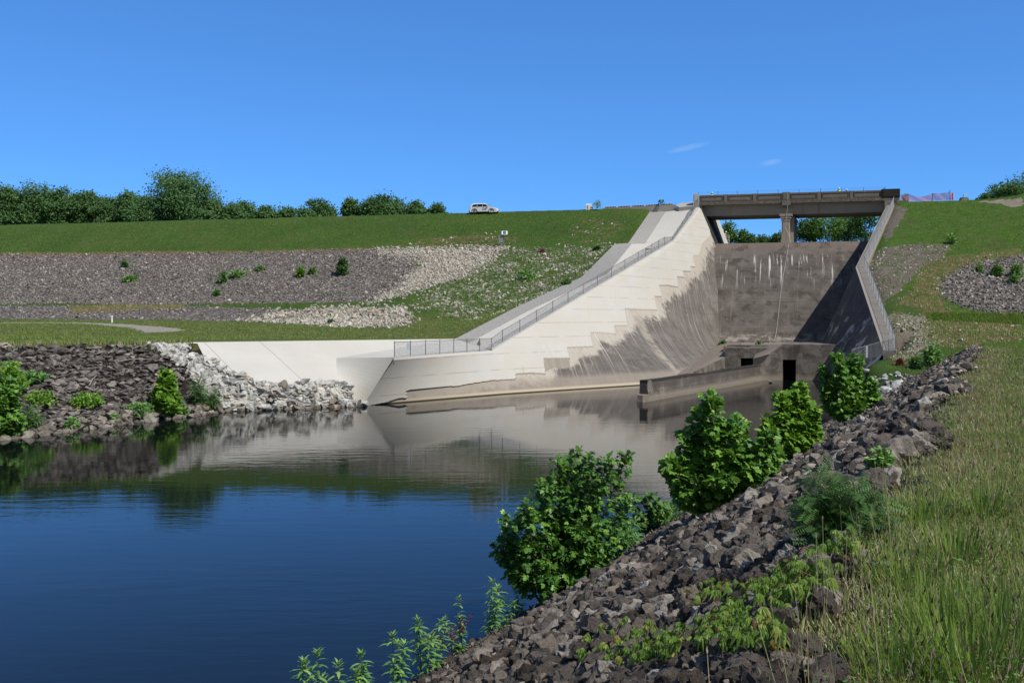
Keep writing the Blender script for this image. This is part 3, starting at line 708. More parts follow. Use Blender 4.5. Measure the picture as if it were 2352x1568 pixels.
for i,(a,b) in enumerate(zip(edges[::2],edges[1::2])):
    x0,x1=a+.28,b-.28; z0,z1=23.2,23.72; fw=.07
    mb.bx(x0,x1,.02,.0999,z0,z1,bf)
    for q in [(x0-fw-.08,x1+fw+.08,z1+.05,z1+.05+fw),(x0-fw-.08,x1+fw+.08,z0-.05-fw,z0-.05),(x0-.08-fw,x0-.08,z0-.05,z1+.05),(x1+.08,x1+.08+fw,z0-.05,z1+.05)]:
        mb.bx(q[0],q[1],-.03,.0998,q[2],q[3],bf)
rel(mb.obj('parapet_panel', brm.m), bridge)
for i,(a,b) in enumerate(pil[:-1]):
    mb=MB(); big=i==2
    mb.bx(a,b,-.08 if big else -.04,.55,22.932,24.1 if big else 24.03,bf)
    if big: mb.bx(a+.1,b-.1,-.11,-.0801,23.1,23.9,bf); mb.bx(a-.1,b+.1,-.45,-.1201,22.2,22.93,bf); mb.bx(a+.1,b-.1,-.35,.3,21.95,22.1995,bf)
    rel(mb.obj('pilaster', brm.m), bridge)
for y0 in (.55,2.6,4.6,6.1):
    for a,b in ((-.3,12.19),(12.21,25.6)):
        mb=MB(); mb.bx(a,b,y0,y0+.55,21.0,22.3,bf); mb.bx(a,b,y0-.12,y0+.67,22.301,22.519,bf); rel(mb.obj('beam', bmm.m), bridge)
# pier (skewed back like the abutments)
mb=MB()
def pv(x0,x1,y0,y1,z0,z1): mb.bx(x0,x1,y0,y1,z0,z1,bw)
pv(11.5,12.72,-.35,1.2,15.2,17.35); pv(11.58,12.62,-.25,1.2,17.351,20.0); pv(11.5,12.7,-.3,1.2,20.001,20.35); pv(11.4,12.85,-.36,1.2,20.351,20.68); pv(11.3,13.0,-.42,6.5,20.681,20.995)
pv(11.7,13.1,1.201,6.4,15.2,20.2); pv(11.55,13.2,1.201,6.4,20.201,20.68)
rel(mb.obj('pier', bmm.m), bridge)
# abutments
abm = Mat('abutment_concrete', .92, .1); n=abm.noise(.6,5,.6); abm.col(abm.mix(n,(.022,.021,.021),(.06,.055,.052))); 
mb=MB(); tb=T0.copy(); b0=FP(3.2,0)
t_=np.array([*tb[:2],22.45]); q0=t_+[.12,0,0]; q1=b0+[.05,0,0]; kk=wB*7.2
mb.solid([q0,q0+kk,q0+kk+[-5,1,-2.5],q0+[-5,1,-2.5]],[np.array([*q1[:2],16.2]),np.array([*(q1+kk)[:2],16.2]),np.array([*(q1+kk)[:2],16.2])+[-8,1,0],np.array([*q1[:2],16.2])+[-8,1,0]])
rel(mb.obj('abutment', abm.m), bridge)
mb=MB(); mb.bx(25.0,27.35,-.16,.75,22.94,24.12,bf); mb.bx(25.15,27.2,-.2,-.1601,23.1,23.95,bf) ; 
eb=rel(mb.obj('end_block', abm.m), bridge)
mb=MB(); mb.bx(25.6,28.5,.3,7,14,22.51,bf); mb.bx(25.3,26.9,-.5,.29,21.2,22.5,bf); rel(mb.obj('abutment', brm.m), bridge)
mb=MB(); mb.bx(26.3,27.3,-.5,.3,22.1,22.5,bf); rel(mb.obj('broken_ledge', lightm.m), bridge)
mb=MB(); mb.bx(-.88,-.06,-.3,.55,21.7,24.2,bf); mb.bx(-.75,-.2,-.34,-.3001,23.2,24.05,bf); rel(mb.obj('pillar', new_concrete('pillar_concrete',(.50,.48,.43)).m), bridge)
# upstream concrete wing seen through the left span
uw=empty('upstream_wing_wall', W(1650,558,d=150), 'pale sloping concrete wing wall beyond the left bridge span', 'retaining wall')
mb=MB(); s0=W(1641,494,d=147.5); s1=W(1662,562,d=147.5); s2=W(1674,562,d=151); s3=W(1647,494,d=151)
mb.solid([s0,s1,s2,s3],[p+np.array([-6,3,0]) for p in (s0,s1,s2,s3)]); rel(mb.obj('wall', ncm.m), uw)
# headwall and approach slab on the crest left of the bridge
hm = new_concrete('headwall_concrete', (.42,.40,.365))
hw = empty('headwall', W(1470,483,d=142.5), 'low grey concrete headwall along the crest, topped with striped barrier bars', 'wall')
ha=W(1384,478,d=146.5); hb=W(1552,469.5,d=142); hd=(hb-ha); 
mb=MB()
for t0,t1,dz in ((0,.60,.0),(.603,1.0,.0)):
    a=ha+hd*t0; b=ha+hd*t1; pk=np.array([.1,.45,0]); mb.solid([a,b,b+pk,a+pk],[a-[0,0,1.2],b-[0,0,1.4],b+pk-[0,0,1.4],a+pk-[0,0,1.2]])
rel(mb.obj('wall', hm.m), hw)
asl = empty('approach_slab', W(1575,470,d=143), 'pale concrete approach slab rising to the left bridge pillar', 'slab')
mb=MB(); q=[W(1553,472,d=141.9),W(1564,466,d=143),W(1592,463.5,d=141.5),W(1593,473,d=139.6),W(1560,476,d=140.6)]
mb.solid(q,[p-[0,0,1.2] for p in q]); rel(mb.obj('slab', hm.m), asl)
# striped barrier bars lying on the headwall
st=Mat('striped_plastic',.5,.4); wv_=st.math('MODULO', st.math('ADD', st.sep(st.obj())[0], 10), .44)
st.col(st.mix(st.step(wv_,.215,.225),(.62,.24,.03),(.02,.02,.025)))
def bar(px,py,Lb):
    a=ha+hd*((px-1384)/168.0); o=MB(); o.tube([(-Lb/2,0,0),(-Lb/2+.05,0,0),(Lb/2-.05,0,0),(Lb/2,0,0)],[.05,.09,.09,.05],10)
    ob=o.obj('barrier_bar', st.m); ob.location=Vector(a+np.array([0,.2,.09])); ob.rotation_euler=(0,-math.atan2(hd[2],np.hypot(hd[0],hd[1])),math.atan2(hd[1],hd[0])); return ob
for i,px in enumerate((1403,1435,1467,1499,1532)):
    tag(bar(px,0,1.8), ['orange and black striped bar at the grassy end of the headwall','second orange and black striped bar from the grassy end of the headwall','orange and black striped bar in the middle of the headwall row','orange and black striped bar beside the small leafy sprig on the headwall','orange and black striped bar nearest the bridge pillar'][i], 'barrier', 'striped barrier bars on the headwall')
wh = plain('white_paint', (.78,.78,.76), .5)
mb=MB(); a=W(1388,475.5,d=147.3); b=W(1422,477.5,d=147.3); mb.solid([a,b,b+[0,.2,0],a+[0,.2,0]],[a-[0,0,.22],b-[0,0,.22],b-[0,-.2,.22],a-[0,-.2,.22]])
tag(mb.obj('plank', wh), 'white plank lying behind the striped bars on the crest', 'plank')
ub=empty('utility_box', W(1354,478,d=146), 'small white utility box on the grassy crest left of the headwall', 'box')
p=W(1354,478,d=146.2); mb=MB(); mb.bx(p[0]-.58,p[0]+.58,p[1],p[1]+.6,p[2]-.25,p[2]+.5); mb.solid([(p[0]-.5,p[1]+.1,p[2]+.62),(p[0]+.2,p[1]+.1,p[2]+.62),(p[0]+.2,p[1]+.5,p[2]+.62),(p[0]-.5,p[1]+.5,p[2]+.62)],[(p[0]-.6,p[1]-.02,p[2]+.501),(p[0]+.6,p[1]-.02,p[2]+.501),(p[0]+.6,p[1]+.62,p[2]+.501),(p[0]-.6,p[1]+.62,p[2]+.501)])
rel(mb.obj('cabinet', wh), ub); mb=MB(); mb.bx(p[0]-.38,p[0]-.18,p[1]-.03,p[1]-.001,p[2]-.1,p[2]+.42); rel(mb.obj('door', plain('grey_paint',(.30,.30,.29))), ub)

# ================================================================== FENCES
galv = plain('galvanised_steel', (.20,.215,.225), .6, .4, .3)
def chain(name, label, bases, H, group=None, postr=.032, spacing=.06, wr=.0027):
    root = empty(name, bases[0], label, 'fence', group)
    for b in bases:
        mb=MB(); mb.tube([b-[0,0,.1], b+[0,0,H+.05]], postr, 8); mb.lathe([(postr*1.15,H+.05),(postr*1.15,H+.07),(.01,H+.1)], tuple(b), 8); rel(mb.obj('post', galv), root)
    mb=MB(); mb.tube([b+[0,0,H] for b in bases], .024, 6); rel(mb.obj('top_rail', galv), root)
    V=[];F=[]
    for a,b in zip(bases[:-1],bases[1:]):
        Lh=np.linalg.norm((b-a)[:2]); ex=(b-a)/Lh; n=np.array([-ex[1],ex[0],0]); n/=np.linalg.norm(n)+1e-9
        for sgn in (1,-1):
            for k in np.arange(-H, Lh, spacing):
                u0,u1=max(0,k),min(Lh,k+H)
                if u1-u0<.02: continue
                w0,w1=u0-k,u1-k
                if sgn<0: w0,w1=H-w0,H-w1
                p=a+ex*u0+[0,0,w0]; q=a+ex*u1+[0,0,w1]; base=len(V)
                for c_ in (p,q): V += [c_+n*wr, c_-n*wr*.6+np.array([0,0,wr]), c_-n*wr*.6-np.array([0,0,wr])]
                F += [(base,base+1,base+4,base+3),(base+1,base+2,base+5,base+4),(base+2,base,base+3,base+5)]
    rel(mesh('chain_link', np.array(V), np.array(F), galv), root)
    return root
lowx=[330,447,558,662,764,860,953,1040]; lb_=[]
padk=W(906,820,z=3.48)
for x in lowx:
    t=(x-330)/(1040-330.0); px=906+t*(1129-906); a=T6+(T5-T6)*0
    i=1/((1/69.6)*(1-t)+(1/82.1)*t); py=819.5+t*(806-819.5); lb_.append(W(px,py,d=i))
for x in [1125,1253,1376,1494,1607,1718,1822,1927,2024,2122,2177,2222,2272,2314]:
    lb_.append(Tline(803.6+.3126*x)+[-.05,.04,.12])
for x,y in [(1545,560),(1556,542),(1567,525),(1578,508),(1588,493),(1596,478),(1603,470)]:
    lb_.append(W(x,y,d=127+(1545-x)*-12/58.0)+[0,0,-.15])
chain('chain_link_fence','galvanised chain link fence climbing the pale concrete wall left of the spillway', lb_, 1.07)
rb=[]
for t in np.linspace(0.02,1,9): rb.append(ER+wo*.85+(KR-ER)*t)
for t in np.linspace(0.09,1,12): rb.append(KR+wo*.9+(LR-KR)*t)
fe=W(1956,835,d=77.5)
rcorn=LR+wo*.9
for t in np.linspace(.16,1,7): 
    p=rcorn*(1-t)+fe*t; rb.append(p)
chain('chain_link_fence','galvanised chain link fence along the right wall, ending beside the leafy sapling', rb, 1.12, spacing=.06, wr=.003)
# staff gauge on the right fence and notice on the left fence
mb=MB(); sgp=rb[-3]*.6+rb[-4]*.4; q=np.array([-.35,-.93,0])*.06
mb.box((0,0,0),(.16,.02,.95)); sg=mb.obj('staff_gauge', wh); sg.location=Vector(sgp+q*2+[0,0,.62]); sg.rotation_euler=(0,0,-.2)
tag(sg,'narrow white staff gauge with dark ticks fixed to the right fence','gauge')
bp_=plain('black_paint',(.03,.03,.03))
for k in range(7): MB().box((.02,-.0125,-.4+k*.13),(.09,.004,.04)).obj('tick_mark', bp_, sg)
mb=MB(); np_=lb_[1]; mb.box((0,0,0),(.42,.02,.5)); ns__=mb.obj('notice_sign', plain('pale_blue_paint',(.62,.68,.74),.5)); ns__.location=Vector(np_+[-.08,-.06,.72]); ns__.rotation_euler=(0,0,.9); tag(ns__,'small pale blue notice sign on the second post of the left fence','sign')
# wire fence on the bridge
wfx=[432,574,717,866,1017,1171,1328,1484,1644,1803]
wroot=empty('wire_fence', bf(.3,5.9,22.93), 'thin dark wire fence with steel posts on the bridge deck', 'fence')
wb=[]
for x in wfx:
    px=1469.4+.3126*x; py_t=441-(x-432)/1371.0*12.5
    d=146.2-(px-1604)/424.0*6.2; p=W(px,py_t,d=d); wb.append(p)
dk=plain('dark_steel',(.05,.05,.055),.5,.4)
for p in wb:
    mb=MB(); mb.tube([(p[0],p[1],22.93),p],.028,6); rel(mb.obj('post',dk),wroot)
mb=MB()
for h in (0,.12,.28,.45,.65): mb.tube([p-[0,0,.05+h] for p in wb],.006,3)
mb.tube([wb[-1]-[0,0,.2],wb[-1]+(wb[-2]-wb[-1])*.35-[0,0,.75]],.03,5)
rel(mb.obj('wires',dk),wroot)
# orange mesh fence
om=Mat('orange_mesh_plastic',.6,.3); om.col((.80,.16,.10))
k=om.n.new('ShaderNodeBsdfTransparent'); m_=om.n.new('ShaderNodeMixShader')
cell=om.map((9,9,9)); sx=om.sep(cell)
hole=om.math('MULTIPLY', om.step(om.math('ABSOLUTE',om.math('SUBTRACT',om.math('MODULO',om.math('ADD',sx[0],900),1.0),.5)),.35,.33), om.step(om.math('ABSOLUTE',om.math('SUBTRACT',om.math('MODULO',om.math('ADD',sx[2],900),1.0),.5)),.35,.33))
om.link(hole,m_.inputs[0]); om.link(om.b.outputs[0],m_.inputs[1]); om.link(k.outputs[0],m_.inputs[2]); om.link(m_.outputs[0],om.out.inputs['Surface'])
of=empty('mesh_fence', W(2142,460,d=133), 'sagging orange plastic mesh safety fence on posts at the right end of the bridge', 'fence')
pp=[(2068,446,462,134.4),(2086,445,462,134),(2142,444,462,133),(2182,440,459,132),(2190,448,460,133.5)]
pts=[(W(a,b,d=d),W(a,c,d=d)) for a,b,c,d in pp]
V=[];F=[]
for i,((t0,b0_),(t1,b1_)) in enumerate(zip(pts[:-1],pts[1:])):
    for k in range(13):
        t=k/12; sag=math.sin(math.pi*t)*(.45 if i in (1,) else .12); tp=t0*(1-t)+t1*t-[0,0,sag]; bt=b0_*(1-t)+b1_*t
        wv=.08*math.sin(k*1.9+i)
        for j in range(5): q=tp*(1-j/4)+bt*j/4; V.append(q+[0,wv*math.sin(j*1.3+k),0])
    o_=i*65
    for k in range(12):
        for j in range(4): F.append((o_+k*5+j,o_+(k+1)*5+j,o_+(k+1)*5+j+1,o_+k*5+j+1))
rel(mesh('netting',V,F,om.m,smooth=True),of)
for (t,b),hh in zip(pts[1:4],(0,.02,.25)):
    mb=MB(); mb.tube([b-[0,0,.2],t+[0,0,hh]],.035,6); rel(mb.obj('post',plain('rusty_steel',(.10,.05,.04))),of)
mb=MB(); t,b=pts[3]; mb.tube([b+[.35,0,0],b+[.33,0,.95]],.11,8); mb.tube([b+[.48,.3,0],b+[.46,.3,.8]],.09,8); rel(mb.obj('netting_roll',plain('orange_plastic',(.75,.13,.04))),of)
lp=empty('work_lamp', W(2211,462,d=133), 'thin pole with white lamp head on the crest right of the orange fence', 'lamp')
b=W(2209,461,d=133); t=W(2213,447.5,d=133); mb=MB(); mb.tube([b,t],.03,6); rel(mb.obj('pole',galv),lp)
mb=MB(); mb.box(t+[.22,0,.03],(.5,.25,.1)); rel(mb.obj('lamp_head',wh),lp)
bb=W(2215,459,d=133.3); mb=MB(); mb.solid([bb+[-.5,-.2,.3],bb+[.45,-.2,.32],bb+[.45,.3,.32],bb+[-.5,.3,.3]],[bb+[-.7,-.3,-.5],bb+[.7,-.3,-.5],bb+[.7,.4,-.5],bb+[-.7,.4,-.5]]); rel(mb.obj('base_block',lightm.m),lp)
# cable down the spillway
mb=MB(); pc=[bf(12.35,-.47,24.05),bf(12.35,-.47,22.2),bf(12.2,-.5,20.6),bf(12.1,-.45,19),tuple(FP(3.0,10.05)+np.array([0,-.3,.9]))]
for s_ in np.linspace(3.2,18,26): 
    t=(s_-3.2)/14.8; pc.append(tuple(FP(s_, 10.0-1.9*t+.06*math.sin(t*9))+[-.03,-.06,.06]))
# keep it on the line seen on the face
tag(mb.tube(pc,.028,6).obj('cable', plain('grey_rubber',(.48,.46,.44),.6)),'thin pale cable hanging from the bridge pier down the dark spillway face','cable')

# ================================================================== SMALL THINGS ON THE EMBANKMENT
sp_=GH(1157,566); sr=empty('solar_gauge_station', sp_, 'steel post carrying a small solar panel and grey box on the stony slope', 'instrument')
sc_=2200/sp_[1]; hp=(566-538)/sc_
mb=MB(); mb.tube([sp_-[0,0,.3],sp_+[0,0,hp]],.055,8); rel(mb.obj('post',galv),sr)
Mx=Matrix.Rotation(math.radians(-38),4,'X')
mb=MB(); mb.box(tuple(sp_+[.12,-.1,hp+.18]),(.80,.05,.66),Mx); rel(mb.obj('panel_frame',wh),sr)
mb=MB(); off=Mx@Vector((0,-.045,0)); mb.box(tuple(sp_+[.12,-.1,hp+.18]+np.array(off)),(.46,.03,.52),Mx); rel(mb.obj('solar_cells',plain('solar_blue',(.10,.13,.26),.3,.5)),sr)
mb=MB(); mb.box(tuple(sp_+[-.38,.05,hp-.62]),(.55,.3,1.0)); rel(mb.obj('equipment_box',plain('grey_metal',(.22,.26,.28),.5)),sr)
wp=GH(257,741.5); mb=MB(); hh=16.5*wp[1]/2200
mb.lathe([(.11,-.2),(.11,hh*.97),(.08,hh),(.0,hh)],(0,0,0),10); o=mb.obj('marker_post',wh); o.location=Vector(wp); tag(o,'short white marker post on the grass terrace beside the gravel path','post')
mb=MB(); mb.lathe([(.112,hh*.72),(.112,hh*.80)],(0,0,0),10); mb.obj('band',plain('pink_paint',(.5,.25,.35)),o)

# ================================================================== CAR
def car():
    cp=W(1113,487.6,d=150.2); root=empty('parked_car',(0,0,0),'white compact SUV with a blue door emblem, on the embankment crest','car')
    white=Mat('car_paint',.25,.5); white.col((.90,.90,.90)); white.b.inputs['Coat Weight'].default_value=.6
    blk=plain('black_trim',(.02,.02,.022),.5); gl=Mat('car_glass',.05,.6); gl.col((.015,.02,.025)); rub=plain('tyre_rubber',(.018,.018,.018),.8)
    rim=plain('alloy_metal',(.55,.55,.56),.35,.5,.7)
    # side outline x (front +), z ; body lofted across width
    low=[(-2.3,.55),(-2.32,.95),(-2.22,1.08),(1.2,1.12),(1.75,1.02),(2.12,.90),(2.30,.72),(2.32,.45),(2.2,.28),(-2.2,.30)]
    def loft(out,ys,scale,name,mat,par):
        V=[];F=[];n=len(out);cx=sum(p[0] for p in out)/n;cz=sum(p[1] for p in out)/n
        for y,s in zip(ys,scale):
            for x,z in out: V.append((cx+(x-cx)*s,y,cz+(z-cz)*(s if z>cz else 1-(1-s)*.4)))
        for i in range(len(ys)-1):
            for k in range(n): F.append((i*n+k,i*n+(k+1)%n,(i+1)*n+(k+1)%n,(i+1)*n+k))
        F+=[tuple(range(n)),tuple(range((len(ys)-1)*n,len(ys)*n))[::-1]]
        return mesh(name,V,F,mat,par)
    body=loft(low,[-.93,-.88,-.6,.6,.88,.93],[.955,.985,1,1,.985,.955],'body',white.m,root)
    cab=[(-2.12,1.06),(-1.85,1.55),(-1.6,1.66),(-.6,1.70),(.15,1.66),(.45,1.56),(1.2,1.10)]
    V=[];F=[];n=len(cab)
    for y in (-1,-.97,.97,1):
        for x,z in cab:
            k=(z-1.06)/.64; V.append((x, y*(.87-.17*k)*(1 if abs(y)<1 else .985), z if abs(y)<1 else z-.03*k))
    for i in range(3):
        for k in range(n-1): F.append((i*n+k,i*n+k+1,(i+1)*n+k+1,(i+1)*n+k))
    F+=[tuple(range(n)),tuple(range(3*n,4*n))[::-1]]
    mesh('cabin',V,F,white.m,root)
    def side(x,z,s,o=.012): k=(z-1.06)/.64; return (x, s*((.87-.17*k)+o), z)
    for s in (-1,1):
        for poly in ([(-1.92,1.14),(-1.68,1.45),(-1.38,1.53),(-1.02,1.55),(-1.02,1.13)],[(-.96,1.13),(-.96,1.55),(-.12,1.56),(-.12,1.125)],[(-.06,1.125),(-.06,1.56),(.22,1.53),(.42,1.46),(.98,1.12)]):
            P=[side(x,z,s) for x,z in poly]; P2=[side(x,z,s,-.03) for x,z in poly]; m=MB().solid(P,P2); m.obj('side_window',gl.m,root)
        for xw in (-1.38,1.36):
            wheel=MB().lathe([(.20,-.11),(.35,-.11),(.37,-.07),(.37,.07),(.35,.11),(.20,.11)],(xw,s*.82,.37),24,Matrix.Rotation(math.pi/2,4,'X')).obj('wheel',rub,root)
            hub=MB(); hub.lathe([(.03,.08),(.25,.08),(.25,.125),(.22,.125)],(xw,s*.82,.37),20,Matrix.Rotation(-s*-math.pi/2,4,'X'))
            hub.obj('rim',rim,wheel)
            a=MB(); ring=[]
            for k in range(13):
                t=math.pi*k/12; ring.append((xw+.46*math.cos(t),s*.925,.37+.46*math.sin(t)))
            a.tube(ring,.05,5); a.obj('wheel_arch',blk,root)
        MB().box((0,s*.91,.32),(2.0,.06,.12)).obj('sill_trim',blk,root)
        MB().box((.72,s*1.0,1.12),(.14,.2,.14)).obj('wing_mirror',white.m,root)
        for xh in (-.92,.05): MB().box((xh,s*.945,1.0),(.2,.03,.035)).obj('door_handle',rim,root)
        MB().box((2.05,s*.68,.86),(.35,.3,.09)).obj('headlight',rim,root)
        MB().box((-2.2,s*.72,1.05),(.2,.25,.16)).obj('tail_light',plain('red_lens',(.25,.01,.01),.3),root)
    wsx=[(.5,1.545),(1.17,1.13)]; 
    P=[(.47,-.66,1.57),(1.2,-.8,1.125),(1.2,.8,1.125),(.47,.66,1.57)]
    MB().solid([(x+.02,y,z+.015) for x,y,z in P],[(x-.02,y,z-.02) for x,y,z in P]).obj('windscreen',gl.m,root)
    P=[(-1.88,-.62,1.52),(-2.13,-.75,1.12),(-2.13,.75,1.12),(-1.88,.62,1.52)]
    MB().solid([(x-.02,y,z+.01) for x,y,z in P],[(x+.02,y,z-.01) for x,y,z in P]).obj('rear_window',gl.m,root)
    MB().box((2.3,0,.62),(.06,1.1,.12)).obj('grille',blk,root); MB().box((2.22,0,.34),(.2,1.5,.14)).obj('bumper',blk,root); MB().box((-2.25,0,.42),(.16,1.7,.28)).obj('bumper',blk,root)
    # door emblem: blue ring with a slanting band
    blue=plain('blue_paint',(.05,.22,.42),.4)
    m=MB(); ring=[(.1+.15*math.cos(t),-.943,.80+.15*math.sin(t)) for t in np.linspace(math.radians(60),math.radians(390),18)]; m.tube(ring,.03,5)
    m.solid([(.2,-.945,.72),(.3,-.945,.70),(.62,-.945,1.02),(.52,-.945,1.05)],[(.2,-.93,.72),(.3,-.93,.70),(.62,-.93,1.02),(.52,-.93,1.05)]); m.obj('door_emblem',blue,root)
    root.location=Vector(cp)+Vector((-.0,0,-.36)); root.rotation_euler=(0,math.radians(1.0),math.radians(-13.8-1)); 
    return root
car()

# ================================================================== PEOPLE
skin=plain('skin',(.45,.28,.20),.6); hivis=plain('hi_vis_fabric',(.50,.85,.06),.7); navy=plain('dark_fabric',(.03,.035,.05),.9); hat=plain('white_plastic',(.82,.82,.80),.35)
hair_=plain('brown_hair',(.05,.035,.025),.8)
def person(loc, rz, label, bend=0.0, vest=hivis):
    root=empty('person',loc,label,'person'); root.rotation_euler=(0,0,rz)
    J={'pel':(0,0,.95),'sp':(0,-.02-bend*.3,1.2),'ch':(0,-.03-bend*.6,1.42),'nk':(0,-.04-bend*.75,1.53),'hd':(0,-.07-bend*.85,1.66),'tp':(0,-.07-bend*.9,1.76)}
    E=[('pel','sp'),('sp','ch'),('ch','nk'),('nk','hd'),('hd','tp')]; R={'pel':.15,'sp':.14,'ch':.16,'nk':.06,'hd':.1,'tp':.07}
    for s,t in ((1,'l'),(-1,'r')):
        J.update({'hp'+t:(s*.1,0,.9),'kn'+t:(s*.11,-.04,.5),'an'+t:(s*.11,.02,.09),'to'+t:(s*.12,-.16,.05),'sh'+t:(s*.2,-.03-bend*.6,1.42),'el'+t:(s*.27,-.02-bend*.4,1.14),'wr'+t:(s*.24,-.22-bend*.3,.98),'ha'+t:(s*.23,-.3-bend*.3,.95)})
        E+=[('pel','hp'+t),('hp'+t,'kn'+t),('kn'+t,'an'+t),('an'+t,'to'+t),('ch','sh'+t),('sh'+t,'el'+t),('el'+t,'wr'+t),('wr'+t,'ha'+t)]
        R.update({'hp'+t:.1,'kn'+t:.065,'an'+t:.045,'to'+t:.045,'sh'+t:.065,'el'+t:.045,'wr'+t:.033,'ha'+t:.038})
        for q,(dx,dz,ln) in enumerate(((-.03,.0,.09),(-.012,.004,.10),(.008,.003,.095),(.026,-.003,.075),(-.05,.03,.055))):
            J['f%d%s'%(q,t)]=(s*(.23+dx),-.3-bend*.3-ln,.95+dz-.02); E.append(('ha'+t,'f%d%s'%(q,t))); R['f%d%s'%(q,t)]=.009
    ks=list(J); me=bpy.data.meshes.new('body'); me.from_pydata([J[k] for k in ks],[(ks.index(a),ks.index(b)) for a,b in E],[])
    o=bpy.data.objects.new('body',me); C.objects.link(o); o.parent=root; me.materials.append(skin)
    sk=o.modifiers.new('Skin','SKIN'); o.modifiers.new('Sub','SUBSURF').levels=1; o.modifiers['Sub'].render_levels=1
    lay=me.skin_vertices[0].data if len(me.skin_vertices) else None
    if lay:
        for k,v in zip(ks,lay): v.radius=(R[k],R[k]); v.use_root=(k=='pel')
    hx,hy,hz=J['hd']
    MB().lathe([(.135,.02),(.165,.02),(.17,.035),(.13,.05),(.125,.1),(.10,.155),(.05,.18),(.005,.185)],(hx,hy,hz+.02),14).obj('hard_hat',hat,root,True)
    MB().lathe([(.108,-.06),(.112,.0),(.108,.04)],(hx,hy+.012,hz+.0),12).obj('hair',hair_,root,True)
    m=MB(); prof=[(.185,.92),(.19,1.05),(.185,1.2),(.205,1.36),(.17,1.46),(.08,1.52)]
    V=[];F=[]
    for r,z in prof:
        k=(z-.95)/.5*bend
        for a in range(14): t=2*math.pi*a/14; V.append((r*1.12*math.cos(t), r*.82*math.sin(t)-.02-k*.6, z))
    for i in range(len(prof)-1):
        for a in range(14): F.append((i*14+a,i*14+(a+1)%14,(i+1)*14+(a+1)%14,(i+1)*14+a))
    mesh('vest',V,F,vest,root,True)
    m=MB()
    for s in (1,-1): m.tube([(s*.09,0,.97),(s*.105,-.01,.8),(s*.11,-.045,.5),(s*.11,.015,.1)],[.14,.12,.09,.075],10)
    m.obj('trousers',navy,root,True)
    MB().lathe([(.02,-.01),(.012,0),(.0,.012)],(hx,hy-.105,hz-.01),6).obj('nose',skin,root)
    return root
def onbridge(px,py,d): p=W(px,py,d=d); return (p[0],p[1],max(22.93,p[2]-1.86) if False else p[2]-1.86)
for (px,py,d,rz,lab,bd) in ((1634,441.5,141.6,.4,'worker in a white hard hat and yellow vest at the left end of the bridge',.12),(1927,431.5,137.2,-.3,'worker in a hard hat and yellow vest near the right end of the bridge',.05),(1942,434.6,137.0,.5,'worker with only a white hard hat showing above the right parapet',.15)):
    p=W(px,py,d=d); person((p[0],p[1],22.93), rz, lab, bd); r_=S.objects
    o=[x for x in C.objects if x.get('label')==lab][0]; o.scale=(1,1,(p[2]-22.93)/1.86)
for (px,py,d,rz,lab,bd) in ((1658,526.5,151.8,2.0,'worker in a white hard hat pointing beside the pale wing wall beyond the bridge',.1),(1663.5,531,151.3,1.6,'worker in a yellow vest on the ladder beyond the left bridge span',.25)):
    p=W(px,py,d=d); person((p[0],p[1],p[2]-1.86), rz, lab, bd)
lad=empty('ladder', W(1671,555,d=151), 'white metal ladder standing by the pale wing wall beyond the bridge','ladder')
a=W(1671,540,d=151.2); b=W(1672,562,d=151.2)
mb=MB()
for sx in (-.22,.22): mb.tube([a+[sx,0,0],b+[sx,0,0]],.03,5)
rel(mb.obj('rails',wh),lad); mb=MB()
for k in range(7): q=a*(1-k/6)+b*k/6; mb.tube([q-[.22,0,0],q+[.22,0,0]],.02,5)
rel(mb.obj('rungs',wh),lad)
# ================================================================== ROCKS
def rock_proto(seed, npts=12, cuts=0, rough=.0, flat=.62):
    r = np.random.default_rng(seed); bm = bmesh.new()
    P = r.normal(size=(npts,3)); P /= np.linalg.norm(P,axis=1,keepdims=True); P *= r.uniform(.8,1.1,(npts,1)); P *= [1, r.uniform(.7,.95), flat*r.uniform(.85,1.2)]
    for p in P: bm.verts.new(p)
    res = bmesh.ops.convex_hull(bm, input=bm.verts[:])
    junk = [e for e in res['geom_interior'] if isinstance(e, bmesh.types.BMVert)]
    bmesh.ops.delete(bm, geom=junk, context='VERTS')
    if cuts:
        bmesh.ops.subdivide_edges(bm, edges=bm.edges[:], cuts=cuts, use_grid_fill=True); bmesh.ops.triangulate(bm, faces=bm.faces[:])
        off = Vector(r.uniform(0,50,3))
        for v in bm.verts:
            n = v.co.normalized(); d = mnoise.fractal(v.co*1.9+off,1.0,2.0,4)*.6 + abs(mnoise.noise(v.co*4.5+off))*.35
            v.co += n*(d*rough)
    bmesh.ops.triangulate(bm, faces=bm.faces[:]); bm.verts.index_update()
    V = np.array([v.co[:] for v in bm.verts]); F = np.array([[v.index for v in f.verts] for f in bm.faces]); bm.free()
    return V, F
LOWP = [rock_proto(s, 9) for s in range(8)]; MIDP_ = [rock_proto(s+20, 12, 1, .16) for s in range(8)]; SLABP = [rock_proto(s+40, 12, 0, 0, .42) for s in range(8)]
HIP = [rock_proto(s+60, 14+s%5, 5, .40, .60+.04*(s%5)) for s in range(14)]
